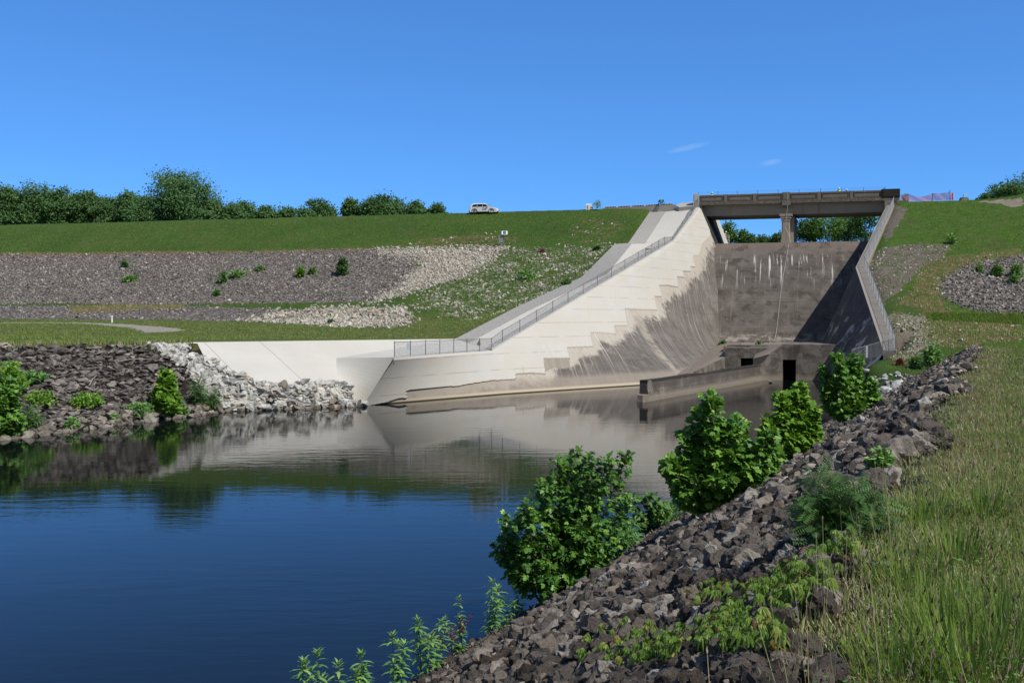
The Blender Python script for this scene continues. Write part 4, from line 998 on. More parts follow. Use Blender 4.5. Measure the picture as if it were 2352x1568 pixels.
def rots(n, r, tilt=None):
    if tilt is None:
        q = r.normal(size=(n,4)); q /= np.linalg.norm(q,axis=1,keepdims=True); w,x,y,z = q.T
    else:
        yaw = r.uniform(0,2*np.pi,n); ax = r.uniform(0,2*np.pi,n); tl = r.normal(0,tilt,n)
        w1,z1 = np.cos(yaw/2),np.sin(yaw/2); w2 = np.cos(tl/2); x2 = np.sin(tl/2)*np.cos(ax); y2 = np.sin(tl/2)*np.sin(ax)
        w = w2*w1; x = x2*w1+y2*z1; y = y2*w1-x2*z1; z = w2*z1
    return np.stack([np.stack([1-2*(y*y+z*z),2*(x*y-z*w),2*(x*z+y*w)],-1),np.stack([2*(x*y+z*w),1-2*(x*x+z*z),2*(y*z-x*w)],-1),np.stack([2*(x*z-y*w),2*(y*z+x*w),1-2*(x*x+y*y)],-1)],1)
def scatter(name, protos, pos, size, mat, r, tilt=None, rnd=None):
    n = len(pos); which = r.integers(0,len(protos),n); Rm = rots(n,r,tilt); Vs=[];Fs=[];As=[];base=0
    if rnd is None: rnd = r.uniform(0,1,n)
    for k,(pv_,pf) in enumerate(protos):
        I = np.where(which==k)[0]
        if not len(I): continue
        V = np.einsum('nij,kj->nki', Rm[I], pv_)*size[I,None,None]+pos[I,None,:]
        Vs.append(V.reshape(-1,3)); Fs.append((pf[None]+(np.arange(len(I))*len(pv_))[:,None,None]).reshape(-1,pf.shape[1])+base); As.append(np.repeat(rnd[I],len(pv_))); base += len(I)*len(pv_)
    o = mesh(name, np.concatenate(Vs), np.concatenate(Fs), mat, attr=dict(rnd=np.concatenate(As)))
    return tag(o, kind='stuff')
def rockmat(name, cols, lich=None, obj=False, sc=7):
    m = Mat(name, .92, .15); r_ = m.rand() if obj else m.attr('rnd')
    c = m.ramp(r_, cols); p = m.obj() if obj else m.pos()
    n = m.noise(sc,6,.75,vec=p); n2 = m.noise(sc*.25,4,.6,vec=m.pos())
    c = m.mix(m.step(n,.36,.56), m.mix(.5,c,(.014,.012,.011)), c)
    c = m.mix(m.math('MULTIPLY',m.step(n2,.5,.72),.4), c, (.30,.27,.24))
    if lich: c = m.mix(m.math('MULTIPLY',m.step(m.noise(sc*.5,5,.7,vec=m.pos()),.60,.74),.7), c, lich)
    m.col(c); m.bump(m.noise(sc*2.2,6,.8,vec=p), 1.0, .08 if not obj else .06); return m.m
rk_dark = rockmat('riprap_stone', [(0,(.115,.100,.088)),(.4,(.21,.184,.163)),(.7,(.31,.277,.247)),(.9,(.46,.42,.375)),(1,(.60,.55,.49))], sc=3)
rk_bank = rockmat('bank_stone', [(0,(.085,.075,.068)),(.5,(.165,.147,.134)),(.85,(.245,.22,.198)),(.96,(.33,.29,.245)),(1,(.48,.42,.36))], sc=4)
rk_pale = rockmat('pale_stone', [(0,(.38,.34,.28)),(.5,(.55,.51,.43)),(.85,(.64,.60,.53)),(1,(.52,.42,.29))], sc=3)
rk_white = rockmat('limestone_block', [(0,(.38,.37,.345)),(.5,(.56,.55,.515)),(.9,(.66,.65,.61)),(1,(.52,.43,.31))], sc=2.2)
rk_tan = rockmat('tan_stone', [(0,(.16,.14,.115)),(.6,(.28,.25,.205)),(1,(.40,.36,.30))], sc=4)
near_cols = [(0,(.072,.060,.051)),(.3,(.150,.126,.107)),(.6,(.245,.208,.175)),(.82,(.35,.298,.242)),(.93,(.50,.44,.37)),(1,(.61,.56,.49))]
rk_near = rockmat('near_bank_stone', near_cols, (.20,.115,.055), sc=8)
rk_nearo = rockmat('near_rock_stone', near_cols, (.20,.115,.055), True, sc=5)

def inzone(poly, n, r):
    lo,hi = poly.min(0),poly.max(0); P = r.uniform(lo,hi,(int(n*2.2)+50,2)); P = P[inpoly(P[:,0],P[:,1],poly)]
    return P[:n]
def put(P, size, sink=.25): return np.stack([P[:,0],P[:,1],G(P[:,0],P[:,1])+size*(.5-sink)*.6],-1)
def lognorm(r,n,med,sig,lo,hi): return np.clip(med*np.exp(r.normal(0,sig,n)),lo,hi)
r = np.random.default_rng(11)
def feather(P, r, sd): return P + r.normal(0,sd,P.shape)
nodry = lambda P: P[~inpoly(P[:,0],P[:,1],Z['dry2'])]
P = feather(inzone(Z['dark'],52000,r),r,.35); s = lognorm(r,len(P),.115,.36,.06,.34); scatter('riprap', LOWP, put(P,s), s, rk_dark, r, .6)
P = feather(inzone(Z['pale'],9500,r),r,.9); s = lognorm(r,len(P),.14,.38,.07,.4); scatter('pale_riprap', LOWP, put(P,s), s, rk_pale, r, .6)
P = feather(np.concatenate([inzone(Z['mixed'],5000,r),inzone(Z['dry5'],160,r),inzone(Z['dry6'],70,r)]),r,.9); keep = wob(P[:,0],P[:,1],.8,3)+wob(P[:,0],P[:,1],2.1)*.6 > -.05; P=P[keep]; s = lognorm(r,len(P),.14,.4,.07,.4); scatter('scattered_stones', LOWP, put(P,s,.4), s, rk_pale, r, .6)
P = nodry(feather(inzone(Z['band'],9000,r),r,.35)); s = lognorm(r,len(P),.13,.38,.07,.38); scatter('riprap', LOWP, put(P,s), s, rk_dark, r, .6, rnd=r.uniform(.15,1,len(P)))
P = feather(inzone(Z['bandpale'],2600,r),r,.7); s = lognorm(r,len(P),.2,.4,.09,.5); scatter('pale_riprap', LOWP, put(P,s), s, rk_pale, r, .6)
P = feather(inzone(Z['gravel'],9500,r),r,.35); s = lognorm(r,len(P),.12,.38,.06,.36); scatter('riprap', LOWP, put(P,s), s, rk_dark, r, .7, rnd=r.uniform(0,1,len(P))**.8)
P = np.concatenate([inzone(Z['dirt'],600,r),inzone(Z['dirt2'],900,r),inzone(Z['dirt3'],200,r),inzone(Z['dry3'],120,r),inzone(Z['dry4'],80,r)]); P=feather(P,r,.4); s = lognorm(r,len(P),.10,.4,.05,.35); scatter('loose_stones', LOWP, put(P,s,.35), s, rk_pale, r, .7)
# left bank
BK = np.concatenate([WL+np.array([.3,-.3]), TP[::-1,:2]]); 
P = inzone(BK,64000,r); dW,_,_ = polydist(P[:,0],P[:,1],WL); px,py,_ = project(np.stack([P[:,0],P[:,1],G(P[:,0],P[:,1])],-1))
bx_ = np.interp(py,[785,830,880,950],[332,392,490,520]) + 14*wob(P[:,0],P[:,1],1.3)
vis = (px > -260)
Pd = P[(px < bx_) & vis & (dW > .7) & ~inpoly(P[:,0],P[:,1],LCORNER)][:15000]; sd = lognorm(r,len(Pd),.24,.36,.10,.55); scatter('bank_riprap', SLABP, put(Pd,sd,.45), sd, rk_bank, r, .4)
Pp = P[(px >= bx_) & (dW > .5) & ~inpoly(P[:,0],P[:,1],LCORNER)][:5000]; sp2 = lognorm(r,len(Pp),.26,.38,.12,.6)
Pf = []
for _ in range(130):
    t = r.uniform(); q = onA(535+t*75,862+t*20); Pf.append(q[:2]+r.normal(0,.35,2))
Pf += [FB[:2]+(E0[:2]-FB[:2])*r.uniform()+r.normal(0,.3,2)-[0,.4] for _ in range(60)]
Pf = np.array(Pf); sf = lognorm(r,len(Pf),.36,.3,.2,.62)
APV=np.array([(432,784),(1050,776),(905,818),(838,925),(828,888),(774,871),(612,874),(537,852),(474,812)])
def offap(P3): q=project(P3); return ~inpoly(q[0],q[1],APV)
PP = np.concatenate([put(Pp,sp2,.5), np.stack([Pf[:,0],Pf[:,1],np.maximum(G(Pf[:,0],Pf[:,1]),.1)+.08],-1)]); SSz = np.concatenate([sp2,sf]); ko=offap(PP); PP,SSz=PP[ko],SSz[ko]
scatter('limestone_riprap', MIDP_, PP, SSz, rk_white, r, .5)
zq=zone([(418,795),(480,830),(535,864),(610,884),(774,880),(822,902),(824,929),(740,936),(640,945),(520,952),(480,915),(430,860),(350,797)])
P=inzone(zq,3400,r); P=P[~inpoly(P[:,0],P[:,1],LCORNER)]; s=lognorm(r,len(P),.26,.38,.12,.58); q3=put(P,s,.55); ko=offap(q3); scatter('limestone_riprap', MIDP_, q3[ko], s[ko], rk_white, r, .5)
Pe=[]
for a,b in zip(WL[:-1],WL[1:]):
    Lh=np.linalg.norm(b-a)
    if a[0] < -50: a=b+(a-b)*.25; Lh=np.linalg.norm(b-a)
    nrm=np.array([-(b-a)[1],(b-a)[0]])/Lh
    for _ in range(int(Lh*16)): Pe.append(a+(b-a)*r.uniform()+nrm*r.uniform(-.5,1.0))
Pe=np.array(Pe); se=lognorm(r,len(Pe),.27,.35,.12,.6); pe=np.stack([Pe[:,0],Pe[:,1],np.maximum(G(Pe[:,0],Pe[:,1]),-.05)+.05],-1)
scatter('shoreline_stones', MIDP_, pe, se, rk_tan, r, .6)
# pale stones right of the outlet
zp = zone([(1985,872),(2000,858),(2050,858),(2082,866),(2070,890),(2030,915),(1985,930),(1960,925)])
P = inzone(zp,650,r); s = lognorm(r,len(P),.25,.35,.12,.55); scatter('limestone_riprap', MIDP_, put(P,s,.2), s, rk_white, r, .6)
# near bank
n=84000; b = 2+86*r.uniform(0,1,n)**1.45; m_ = r.uniform(-9.35,-.55,n)
X = .89*m_+.45*b; Y = -.45*m_+.89*b          # axes are orthonormal up to rounding
X,Y = (m_*.89+b*.45)/.9946, (-m_*.45+b*.89)/.9946
edge = -.95 + .55*wob(X,Y,.55,5) + .35*wob(X,Y,1.6,2)
zp = zone([(1985,872),(2000,858),(2050,858),(2082,866),(2070,890),(2030,915),(1985,930),(1960,925)])
ok = (Y > 2.2) & ~inpoly(X,Y,zp) & (b < 79) & (m_ < edge) & (np.abs(X) < .75*Y+3); X,Y,m_,b = X[ok],Y[ok],m_[ok],b[ok]
s = lognorm(r,len(X),.066,.58,.026,.26)*np.where(m_>-3.2,1.15,1.0)*np.where(m_<-7.4,.6,1.0)*np.clip(1.02-.006*np.hypot(X,Y),.72,1); s=np.minimum(s,.017*np.hypot(X,Y)+.03)
dist = np.hypot(X,Y)
pos = np.stack([X,Y,G(X,Y)+s*.22+r.uniform(0,.06,len(X))],-1)
px,py,_ = project(pos); score = np.where((px>-20)&(px<2372)&(py<1590)&(py>700), s/dist, 0)
order = np.argsort(-score); big = order[:272]; rest = np.setdiff1d(np.arange(len(X)), big)
far = dist[rest] > 16
MIDN = [rock_proto(s_+80, 15, 2, .42, .66) for s_ in range(10)]
MIDF = [rock_proto(s_+120, 15, 1, .36, .66) for s_ in range(10)]
rn_=r.uniform(0,1,len(X))*np.clip((m_+9.2)/2.6,.22,1)
scatter('riprap', MIDN, pos[rest][~far], s[rest][~far], rk_near, r, .8, rnd=rn_[rest][~far])
scatter('riprap', MIDF, pos[rest][far], s[rest][far], rk_near, r, .8, rnd=rn_[rest][far])
nf=26000; bf_=3+62*r.uniform(0,1,nf)**1.5; mf=r.uniform(-9.2,-.9,nf); Xf,Yf=(mf*.89+bf_*.45)/.9946,(-mf*.45+bf_*.89)/.9946; kf=(Yf>2.2)&(np.abs(Xf)<.75*Yf+3); Xf,Yf=Xf[kf],Yf[kf]; sf_=lognorm(r,len(Xf),.034,.4,.014,.08)
scatter('rock_fragments', LOWP, np.stack([Xf,Yf,G(Xf,Yf)+r.uniform(.0,.13,len(Xf))],-1), sf_, rk_near, r, None, rnd=r.uniform(.25,1,len(Xf)))
protos=[]
for k,(pv_,pf) in enumerate(HIP):
    me_o = mesh('rock', pv_, pf, rk_nearo); protos.append(me_o.data); bpy.data.objects.remove(me_o)
def add_rock(p, size, k, lab, rz=None, mat=None, sc=(1,1,1), group='riprap rocks on the near bank'):
    o = bpy.data.objects.new('rock', protos[k%len(protos)]); C.objects.link(o); o.location = Vector([float(t) for t in p])
    o.scale = [float(size*q) for q in sc]; o.rotation_euler = (r.normal(0,.5),r.normal(0,.5),r.uniform(0,6.28)) if rz is None else (0.1,-.1,rz)
    if mat: o.data = o.data.copy(); o.data.materials[0] = mat
    tag(o, lab, 'rock', group); return o
for j,i in enumerate(big): add_rock(pos[i], s[i], j, 'dark weathered angular riprap rock among others on the near bank')
def rm(name, col): return rockmat(name, [(0,tuple(t*.85 for t in col)),(1,tuple(t*1.15 for t in col))], obj=True, sc=6)
grey_=rm('grey_boulder',(.24,.23,.225)); brown_=rm('brown_boulder',(.17,.145,.12)); tan_=rm('tan_boulder',(.34,.29,.23)); dk_=rm('black_boulder',(.06,.055,.055)); wht_=rm('white_rock',(.55,.52,.48)); rust_=rm('rust_rock',(.24,.11,.055))
for k,(px,py,wd,mt,lab,scl) in enumerate([
    (1506,1478,92,brown_,'broad brown boulder among the creeper leaves near the bottom of the bank',(1,.8,.9)),
    (1589,1446,76,dk_,'pitted black boulder just right of the broad brown boulder',(1,.9,1.25)),
    (1838,1497,68,grey_,'pale grey angular boulder at the edge of the dry grass',(1,.8,.9)),
    (1585,1562,60,grey_,'smooth grey boulder cut by the bottom of the picture',(1,.8,.9)),
    (1581,1384,78,grey_,'long light grey boulder above the creeper',(1.1,.7,.8)),
    (1849,1226,40,grey_,'light grey block left of the feathery locust sapling',(1,.8,1.1)),
    (1740,1286,36,tan_,'tan rounded rock in the middle of the rock slope',(1,.9,1.1)),
    (2015,1293,56,wht_,'long whitish rock lying in the dry grass',(1.3,.6,.5)),
    (1716,1190,36,rust_,'flat rusty brown rock left of the locust sapling',(1.2,.8,.6)),
    (1475,1395,44,brown_,'brownish block near the middle of the lower rock slope',(1,.8,.9)),
    (1612,1330,30,wht_,'upright pale sliver of rock on the rock slope',(.6,.6,1.3)),
    (1770,879,17,wht_,'small white rock in the water by the dark tunnel',(1,.7,.6))]):
    p = GH(px,py+wd*.12) if k<11 else W(px,py,z=.0); sz = wd*.5*p[1]/2200
    add_rock(p+[0,0,sz*.22], sz, k+3, lab, rz=k*1.3, mat=mt, sc=scl, group=None)
# driftwood
wood = Mat('driftwood_material',.9,.1); nn_=wood.noise(6,4,.6); wood.col(wood.mix(nn_,(.22,.19,.155),(.42,.38,.33)))
p=GH(1306,1440); a=W(1278,1458,d=p[1]-.2)+[0,0,.05]; b_=W(1338,1418,d=p[1]+.5)+[0,0,.05]
tag(MB().tube([a,(a+b_)/2+[0,0,.02],b_],[.06,.075,.06],7).obj('driftwood_log',wood.m),'short bleached log lying on the rocks below the big maple sapling','log')
for (px0,py0,px1,py1,lab) in ((205,893,222,872,'curved pale branch on the dark left bank'),(270,838,350,834,'long thin pale stick across the dark left bank'),(222,808+12,262,819,'short pale twig on the upper dark left bank'),(1565,1160,1572,1135,'small bleached stick standing in the rocks below the sycamore sapling')):
    a=GH(px0,py0)+[0,0,.22]; b_=GH(px1,py1)+[0,0,.28]; rad=.035 if px0<1000 else .018
    tag(MB().tube([a,(a*.55+b_*.45)+[0,0,.12],b_],[rad,rad,rad*.5],6).obj('driftwood_branch',wood.m),lab,'branch')

# ================================================================== FOLIAGE
def unit(v): return v/(np.linalg.norm(v,axis=-1,keepdims=True)+1e-9)
def half(pts): return [[(u,v,w) for u,v,w in pts],[(u,-v,w) for u,v,w in pts][::-1]]
TM_maple = half([(0,0,0),(.02,.2,-.02),(-.06,.42,-.1),(.2,.3,-.04),(.42,.62,-.16),(.5,.22,-.05),(.72,.27,-.14),(1,0,-.2)])
TM_syc = half([(0,0,0),(-.06,.3,-.05),(.2,.54,-.14),(.42,.44,-.1),(.66,.5,-.2),(.72,.2,-.12),(1,0,-.24)])
TM_leaf = [[(0,0,0),(.5,.36,-.06),(1,0,-.12),(.5,-.36,-.06)]]
TM_lance = [[(0,0,0),(.32,.10,-.03),(.32,-.10,-.03)],[(.32,.10,-.03),(.7,.075,-.17),(.7,-.075,-.17),(.32,-.10,-.03)],[(.7,.075,-.17),(1,0,-.42),(.7,-.075,-.17)]]
TM_blade = [[(0,.5,0),(.4,.4,-.02),(.4,-.4,-.02),(0,-.5,0)],[(.4,.4,-.02),(.75,.25,-.10),(.75,-.25,-.10),(.4,-.4,-.02)],[(.75,.25,-.10),(1,0,-.26),(.75,-.25,-.10)]]
fing=[]
for a_ in (-70,-35,0,35,70):
    ca,sa=math.cos(math.radians(a_)),math.sin(math.radians(a_)); L_=1.0 if abs(a_)<40 else .72
    for q in ([(0,0,0),(.42,.12,-.25),(.72,0,-.9),(.42,0,-.12)],[(0,0,0),(.42,0,-.12),(.72,0,-.9),(.42,-.12,-.25)]): fing.append([((u*ca-v*sa)*L_,(u*sa+v*ca)*L_,w_*L_) for u,v,w_ in q])
TM_five = fing
TM_comp = [[(k*.1+.05,0,0),(k*.1+.10,.16*s_,-.02),(k*.1+.13,.26*s_,-.05),(k*.1+.13,.10*s_,-.03)] for k in range(9) for s_ in (1,-1)]
def leafgeo(pos, ax, nr, size, tmpl, lat=None):
    pos=np.asarray(pos); ax=unit(np.asarray(ax)); b_=unit(np.cross(nr,ax)); nr=np.cross(ax,b_); n=len(pos); Vs=[];Fs=[];base=0
    lat = size if lat is None else lat
    for poly in tmpl:
        p=np.array(poly); k=len(p)
        V=pos[:,None,:]+(ax[:,None,:]*p[None,:,0,None]*size[:,None,None])+(b_[:,None,:]*p[None,:,1,None]*lat[:,None,None])+(nr[:,None,:]*p[None,:,2,None]*size[:,None,None])
        Vs.append(V.reshape(-1,3)); Fs.append((np.arange(n*k).reshape(n,k))+base); base+=n*k
    return np.concatenate(Vs), Fs, [len(p) for p in tmpl]
def leafmesh(name, pos, ax, nr, size, tmpl, mat, parent=None, rnd=None, r=rng, lat=None):
    V,F,ks=leafgeo(pos,ax,nr,size,tmpl,lat); n=len(pos)
    if rnd is None: rnd=r.uniform(0,1,n)
    a=np.concatenate([np.repeat(rnd,k) for k in ks])
    byk={}
    for f in F: byk.setdefault(f.shape[1],[]).append(f)
    return mesh(name,V,[np.concatenate(v) for v in byk.values()],mat,parent,attr=dict(rnd=a))
def leafmat(name, cols, tr=.3, rough=.5, spec=.28, k=2.35):
    cols=[(p,tuple(min(.8,q*k) for q in c)) for p,c in cols]
    m=Mat(name,rough,spec); c=m.ramp(m.attr('rnd'),cols); c2=m.mix(.5,c,(.16,.24,.02)); m.leafy(c,tr,c2); return m.m
bark=plain('bark',(.10,.08,.06),.9)
lf_far=leafmat('far_leaves',rough=.7,spec=.08,k=2.25,tr=.26,cols=[(0,(.022,.050,.018)),(.55,(.042,.084,.030)),(1,(.074,.122,.046))])
lf_far2=leafmat('far_leaves_bright',rough=.7,spec=.08,k=2.2,tr=.3,cols=[(0,(.030,.062,.013)),(.55,(.055,.105,.020)),(1,(.10,.16,.035))])
lf_maple=leafmat('maple_leaves',[(0,(.022,.060,.012)),(.6,(.045,.110,.018)),(.88,(.085,.16,.025)),(1,(.22,.28,.04))],.28,.4)
lf_syc=leafmat('sycamore_leaves',[(0,(.030,.080,.010)),(.55,(.060,.135,.016)),(.8,(.10,.18,.03)),(1,(.20,.27,.06))],.32,.4,.45)
lf_bright=leafmat('bright_leaves',[(0,(.045,.10,.010)),(.6,(.085,.17,.016)),(1,(.16,.25,.03))],.35)
lf_weed=leafmat('weed_leaves',[(0,(.040,.090,.022)),(.6,(.075,.155,.034)),(1,(.14,.22,.055))],.3)
lf_dark=leafmat('shrub_leaves',[(0,(.020,.048,.012)),(.6,(.036,.080,.018)),(1,(.065,.12,.026))],.25)
lf_creep=leafmat('creeper_leaves',k=1.9,cols=[(0,(.055,.10,.016)),(.6,(.095,.16,.026)),(.92,(.16,.21,.045)),(1,(.20,.12,.04))],tr=.35)

def far_tree(px, top, wd, d, label, mat=lf_far, leaves=6500, seed=0, group=None, base_py=None, open_=0.0, name='tree', cat='tree', ls=.42, below=None, vh=.42):
    r=np.random.default_rng(1000+seed); x=(px-CX)/FD*d; zb=g1(x,d); zt=W(px,top,d=d)[2]; R=wd/2*d/2200; H=zt-zb
    root=empty(name,(x,d,zb-.2),label,cat,group)
    if below is not None: cz0=max(zb,zt-below)
    else: cz0=zb+.12*H
    cz=(cz0+zt)/2; hz=(zt-cz0)/2; nb=int(16+R*2.2)
    q=unit(r.normal(size=(nb,3))*[1,1,.9])*r.uniform(.35,1,(nb,1))**.4; cen=np.stack([q[:,0]*R*.74,q[:,1]*R*.74,q[:,2]*hz*.76],-1)
    cen[:,:2]*= (1-.12*np.clip(q[:,2],0,1)**2)[:,None]; cen[0]=(r.normal(0,.1)*R,0,hz*.72)
    br=r.uniform(.26,.46,nb)*min(R,hz*1.25); br[0]=hz*.27
    cen=np.vstack([cen]); ncl=int(210+R*22); w_=br**2; pick=r.choice(nb,ncl,p=w_/w_.sum()); dirv=unit(r.normal(size=(ncl,3))+[0,0,.25]); cl=cen[pick]+dirv*(br[pick]*r.uniform(.72,1.06,ncl))[:,None]
    if open_: keep=wob(cl[:,0],cl[:,2],.9,seed)>-1+open_; cl=cl[keep]; dirv=dirv[keep]; ncl=len(cl)
    per=leaves//ncl+1; I=np.repeat(np.arange(ncl),per); cs=.085*R+.24
    pos=cl[I]+r.normal(0,1,(len(I),3))*[cs,cs,cs*.7]+[0,0,cz-zb+.2]
    ax=unit(dirv[I]*.6+r.normal(size=(len(I),3))+[0,0,-.3]); nr=unit(dirv[I]*1.2+r.normal(size=(len(I),3))*.5+[.2,-.3,.6])
    sz=r.uniform(.7,1.3,len(I))*ls*1.0*(d/190)
    rnd=np.clip(.5*r.uniform(0,1,ncl)[I]+.5*r.uniform(0,1,len(I)),0,1)
    leafmesh('crown',pos,ax,nr,sz,TM_leaf,mat,root,rnd)
    mb=MB(); tr=max(.12,R*.07); mb.tube([(0,0,-.3),(r.normal(0,.2),0,H*.3),(r.normal(0,.3),0,H*.62)],[tr*1.3,tr,tr*.5],8)
    for k in range(6): c_=cen[r.integers(nb)]; mb.tube([(0,0,H*r.uniform(.2,.5)),(c_[0]*.55,c_[1]*.55,(c_[2]+cz-zb)*.8),tuple(c_+[0,0,cz-zb])],[tr*.5,tr*.3,tr*.1],5)
    mb.obj('trunk',bark,root); return root
LT=[(-40,455,140,208,'dark tree cut by the left edge of the picture'),(22,436,105,206,'tall round dark tree at the far left of the tree line'),(88,428,130,210,'tall dark tree with a broad domed top, second tallest on the tree line'),(150,436,80,207,'narrow dark tree with a pointed top right of the broad domed tree'),(196,443,90,205,'dark tree with a ragged top in the left part of the tree line'),(252,447,90,204,'middling dark tree half way along the left tree line'),(305,441,80,203,'dark tree standing just left of the biggest tree'),(418,407,196,199,'biggest tree on the left skyline, a wide dark dome'),(340,470,90,196,'low dark tree in front of the left flank of the biggest tree'),(495,470,70,197,'low dark tree tucked against the right flank of the biggest tree'),(556,465,85,197,'low round tree in the dip right of the biggest tree'),(612,474,70,196,'low tree in the middle of the dip in the tree line'),(660,480,60,195,'lowest scrubby tree in the dip of the tree line'),(730,461,84,193,'rounded dark tree left of the narrow upright one'),(806,459,34,191,'narrow upright tree standing alone near the middle of the tree line'),(882,453,108,190,'broad dark tree left of the parked car'),(955,466,70,188,'smaller dark tree on the right shoulder of the broad tree near the car'),(1004,470,54,187,'last small dark tree before the parked car')]
for k,(px,top,wd,d,lab) in enumerate(LT): far_tree(px,top,wd,d,lab,lf_far,int(6500+wd*68),k,'trees beyond the embankment',below=max(7,(525-top)*d/2200*1.15))
BT=[(1671,509,38,188,'leafy tree just right of the pale wing wall under the bridge',lf_far2),(1705,530,24,186,'small round tree low in the left bridge opening',lf_far2),(1720,541,19,184,'low bush like tree in the middle of the left bridge opening',lf_far),(1751,545,42,188,'low dark tree left of the bridge pier',lf_far),(1790,535,30,186,'tree rising against the left side of the bridge pier',lf_far),(1852,497,52,182,'thin topped tree right of the bridge pier',lf_far),(1900,482,90,180,'dense dark tree filling the right bridge opening',lf_far2),(1945,476,80,186,'tall dark tree behind the right bridge opening',lf_far),(1985,478,70,178,'open branched tree at the right end of the bridge opening',lf_far)]
for k,(px,top,wd,d,lab,mt) in enumerate(BT): far_tree(px,top,wd,d,lab,mt,4200 if wd>45 else 2600,40+k,'trees beyond the bridge',below=(566-top)*d/2200,open_=.25 if wd>45 else .1,ls=.36)
for k,(px,top,wd,d,lab,mt) in enumerate([(2316,409,86,150,'dark tree rising behind the gravel mound',lf_far),(2362,392,90,156,'taller dark tree cut by the right edge of the picture',lf_far),(2258,447,40,150,'small leafy bush left of the dark tree on the right skyline',lf_far)]): far_tree(px,top,wd,d,lab,mt,5200 if wd>60 else 1800,60+k,'trees on the right skyline',below=(470-top)*d/2200+1,open_=.3,ls=.36)

def sapling(name, label, base, H, Wd, n, ls, tmpl, mat, seed=0, shoots=80, lean=(0,0), shape='oval', droop=.15, stems=5, cat='sapling', group=None, tip=True, stemr=.02, inner=.35, lobes=None, spikes=0):
    r=np.random.default_rng(2000+seed); root=empty(name,base,label,cat,group); R=Wd/2
    mb=MB(); P=[];A=[];N=[];T=[]
    per=max(3,n//shoots)
    for k in range(shoots):
        hz=r.uniform(.10,1)**.9; 
        rad={'oval':(math.sin(math.pi*min(1,.12+.80*hz))**.75),'cone':(1.08-hz)**.8*min(1,.45+hz*2.5),'vase':.35+.65*hz**.8,'round':math.sqrt(max(.02,1-(2*hz-1)**2))}[shape]
        spire = spikes and k < spikes
        if spire: hz=r.uniform(.55,1.0)
        a=r.uniform(0,2*math.pi); rr=R*rad*(r.uniform(.45,1) if k%3 else r.uniform(.85,1.05))
        if lobes:
            c_=lobes[r.integers(len(lobes))]; end=np.array([c_[0]*Wd+c_[2]*Wd*rad*math.cos(a)*r.uniform(.3,1),c_[2]*Wd*rad*math.sin(a)*r.uniform(.3,1),H*c_[1]*(.06+.94*hz)])
        else: end=np.array([rr*math.cos(a)+lean[0]*hz,rr*math.sin(a)+lean[1]*hz,H*hz*r.uniform(.93,1.0)])
        if spire: end=end*np.array([.92,.92,1])+np.array([0,0,H*r.uniform(.04,.16)])
        sa=r.uniform(0,6.28); st=np.array([.06*Wd*math.cos(sa),.06*Wd*math.sin(sa),0]); 
        if lobes: st[0]+=c_[0]*Wd*.6
        midp=st*.3+end*np.array([.45,.45,.62])*1.0
        if lobes: midp=(st+end)/2+np.array([0,0,.12*H])
        t=np.linspace(0,1,8)[:,None]; cur=(1-t)**2*st+2*t*(1-t)*midp+t*t*end
        if k<stems*6: mb.tube(cur,[max(.003,stemr*(1-.85*q)*(1.4 if k<stems else .6)) for q in np.linspace(0,1,8)],5)
        tt=inner+(1-inner)*r.uniform(0,1,per)**.75; ts=tt[:,None]; p=(1-ts)**2*st+2*ts*(1-ts)*midp+ts*ts*end; tg=unit(2*(1-ts)*(midp-st)+2*ts*(end-midp))
        rd=unit(r.normal(size=(per,3))); rd=unit(rd-tg*(rd*tg).sum(1,keepdims=True)); spread=ls*r.uniform(.3,1.6,per)*(1.25-tt)
        P.append(p+rd*spread[:,None]); A.append(unit(rd+tg*.5+[0,0,-droop]+r.normal(size=(per,3))*.25)); N.append(unit(np.array([0,0,1.])+rd*.45+r.normal(size=(per,3))*.35+np.array([.25,-.25,0])))
        T.append(np.clip(r.uniform(0,.85,per)+(.35*(tt>.93) if tip else 0)-.15*(1-tt),0,1))
    P=np.concatenate(P); keep=P[:,2]+base[2]>.05; P=P[keep]; A=np.concatenate(A)[keep]; N=np.concatenate(N)[keep]; T=np.concatenate(T)[keep]
    leafmesh('foliage',P,A,N,ls*r.uniform(.6,1.15,len(P)),tmpl,mat,root,T)
    mb.obj('stem',bark,root); return root
def Hto(b,top): return (project(b)[1]-top)*b[1]/2200
def base_m(px, m=-8.6):
    """point on the near bank m metres across it, under picture column px"""
    k=(px-CX)/FD; y=m/(.89*k-.45); return np.array([k*y,y,max(g1(k*y,y),-.1)])
def szs(p, wpx, hpx): s_=p[1]/2200; return wpx*s_, hpx*s_
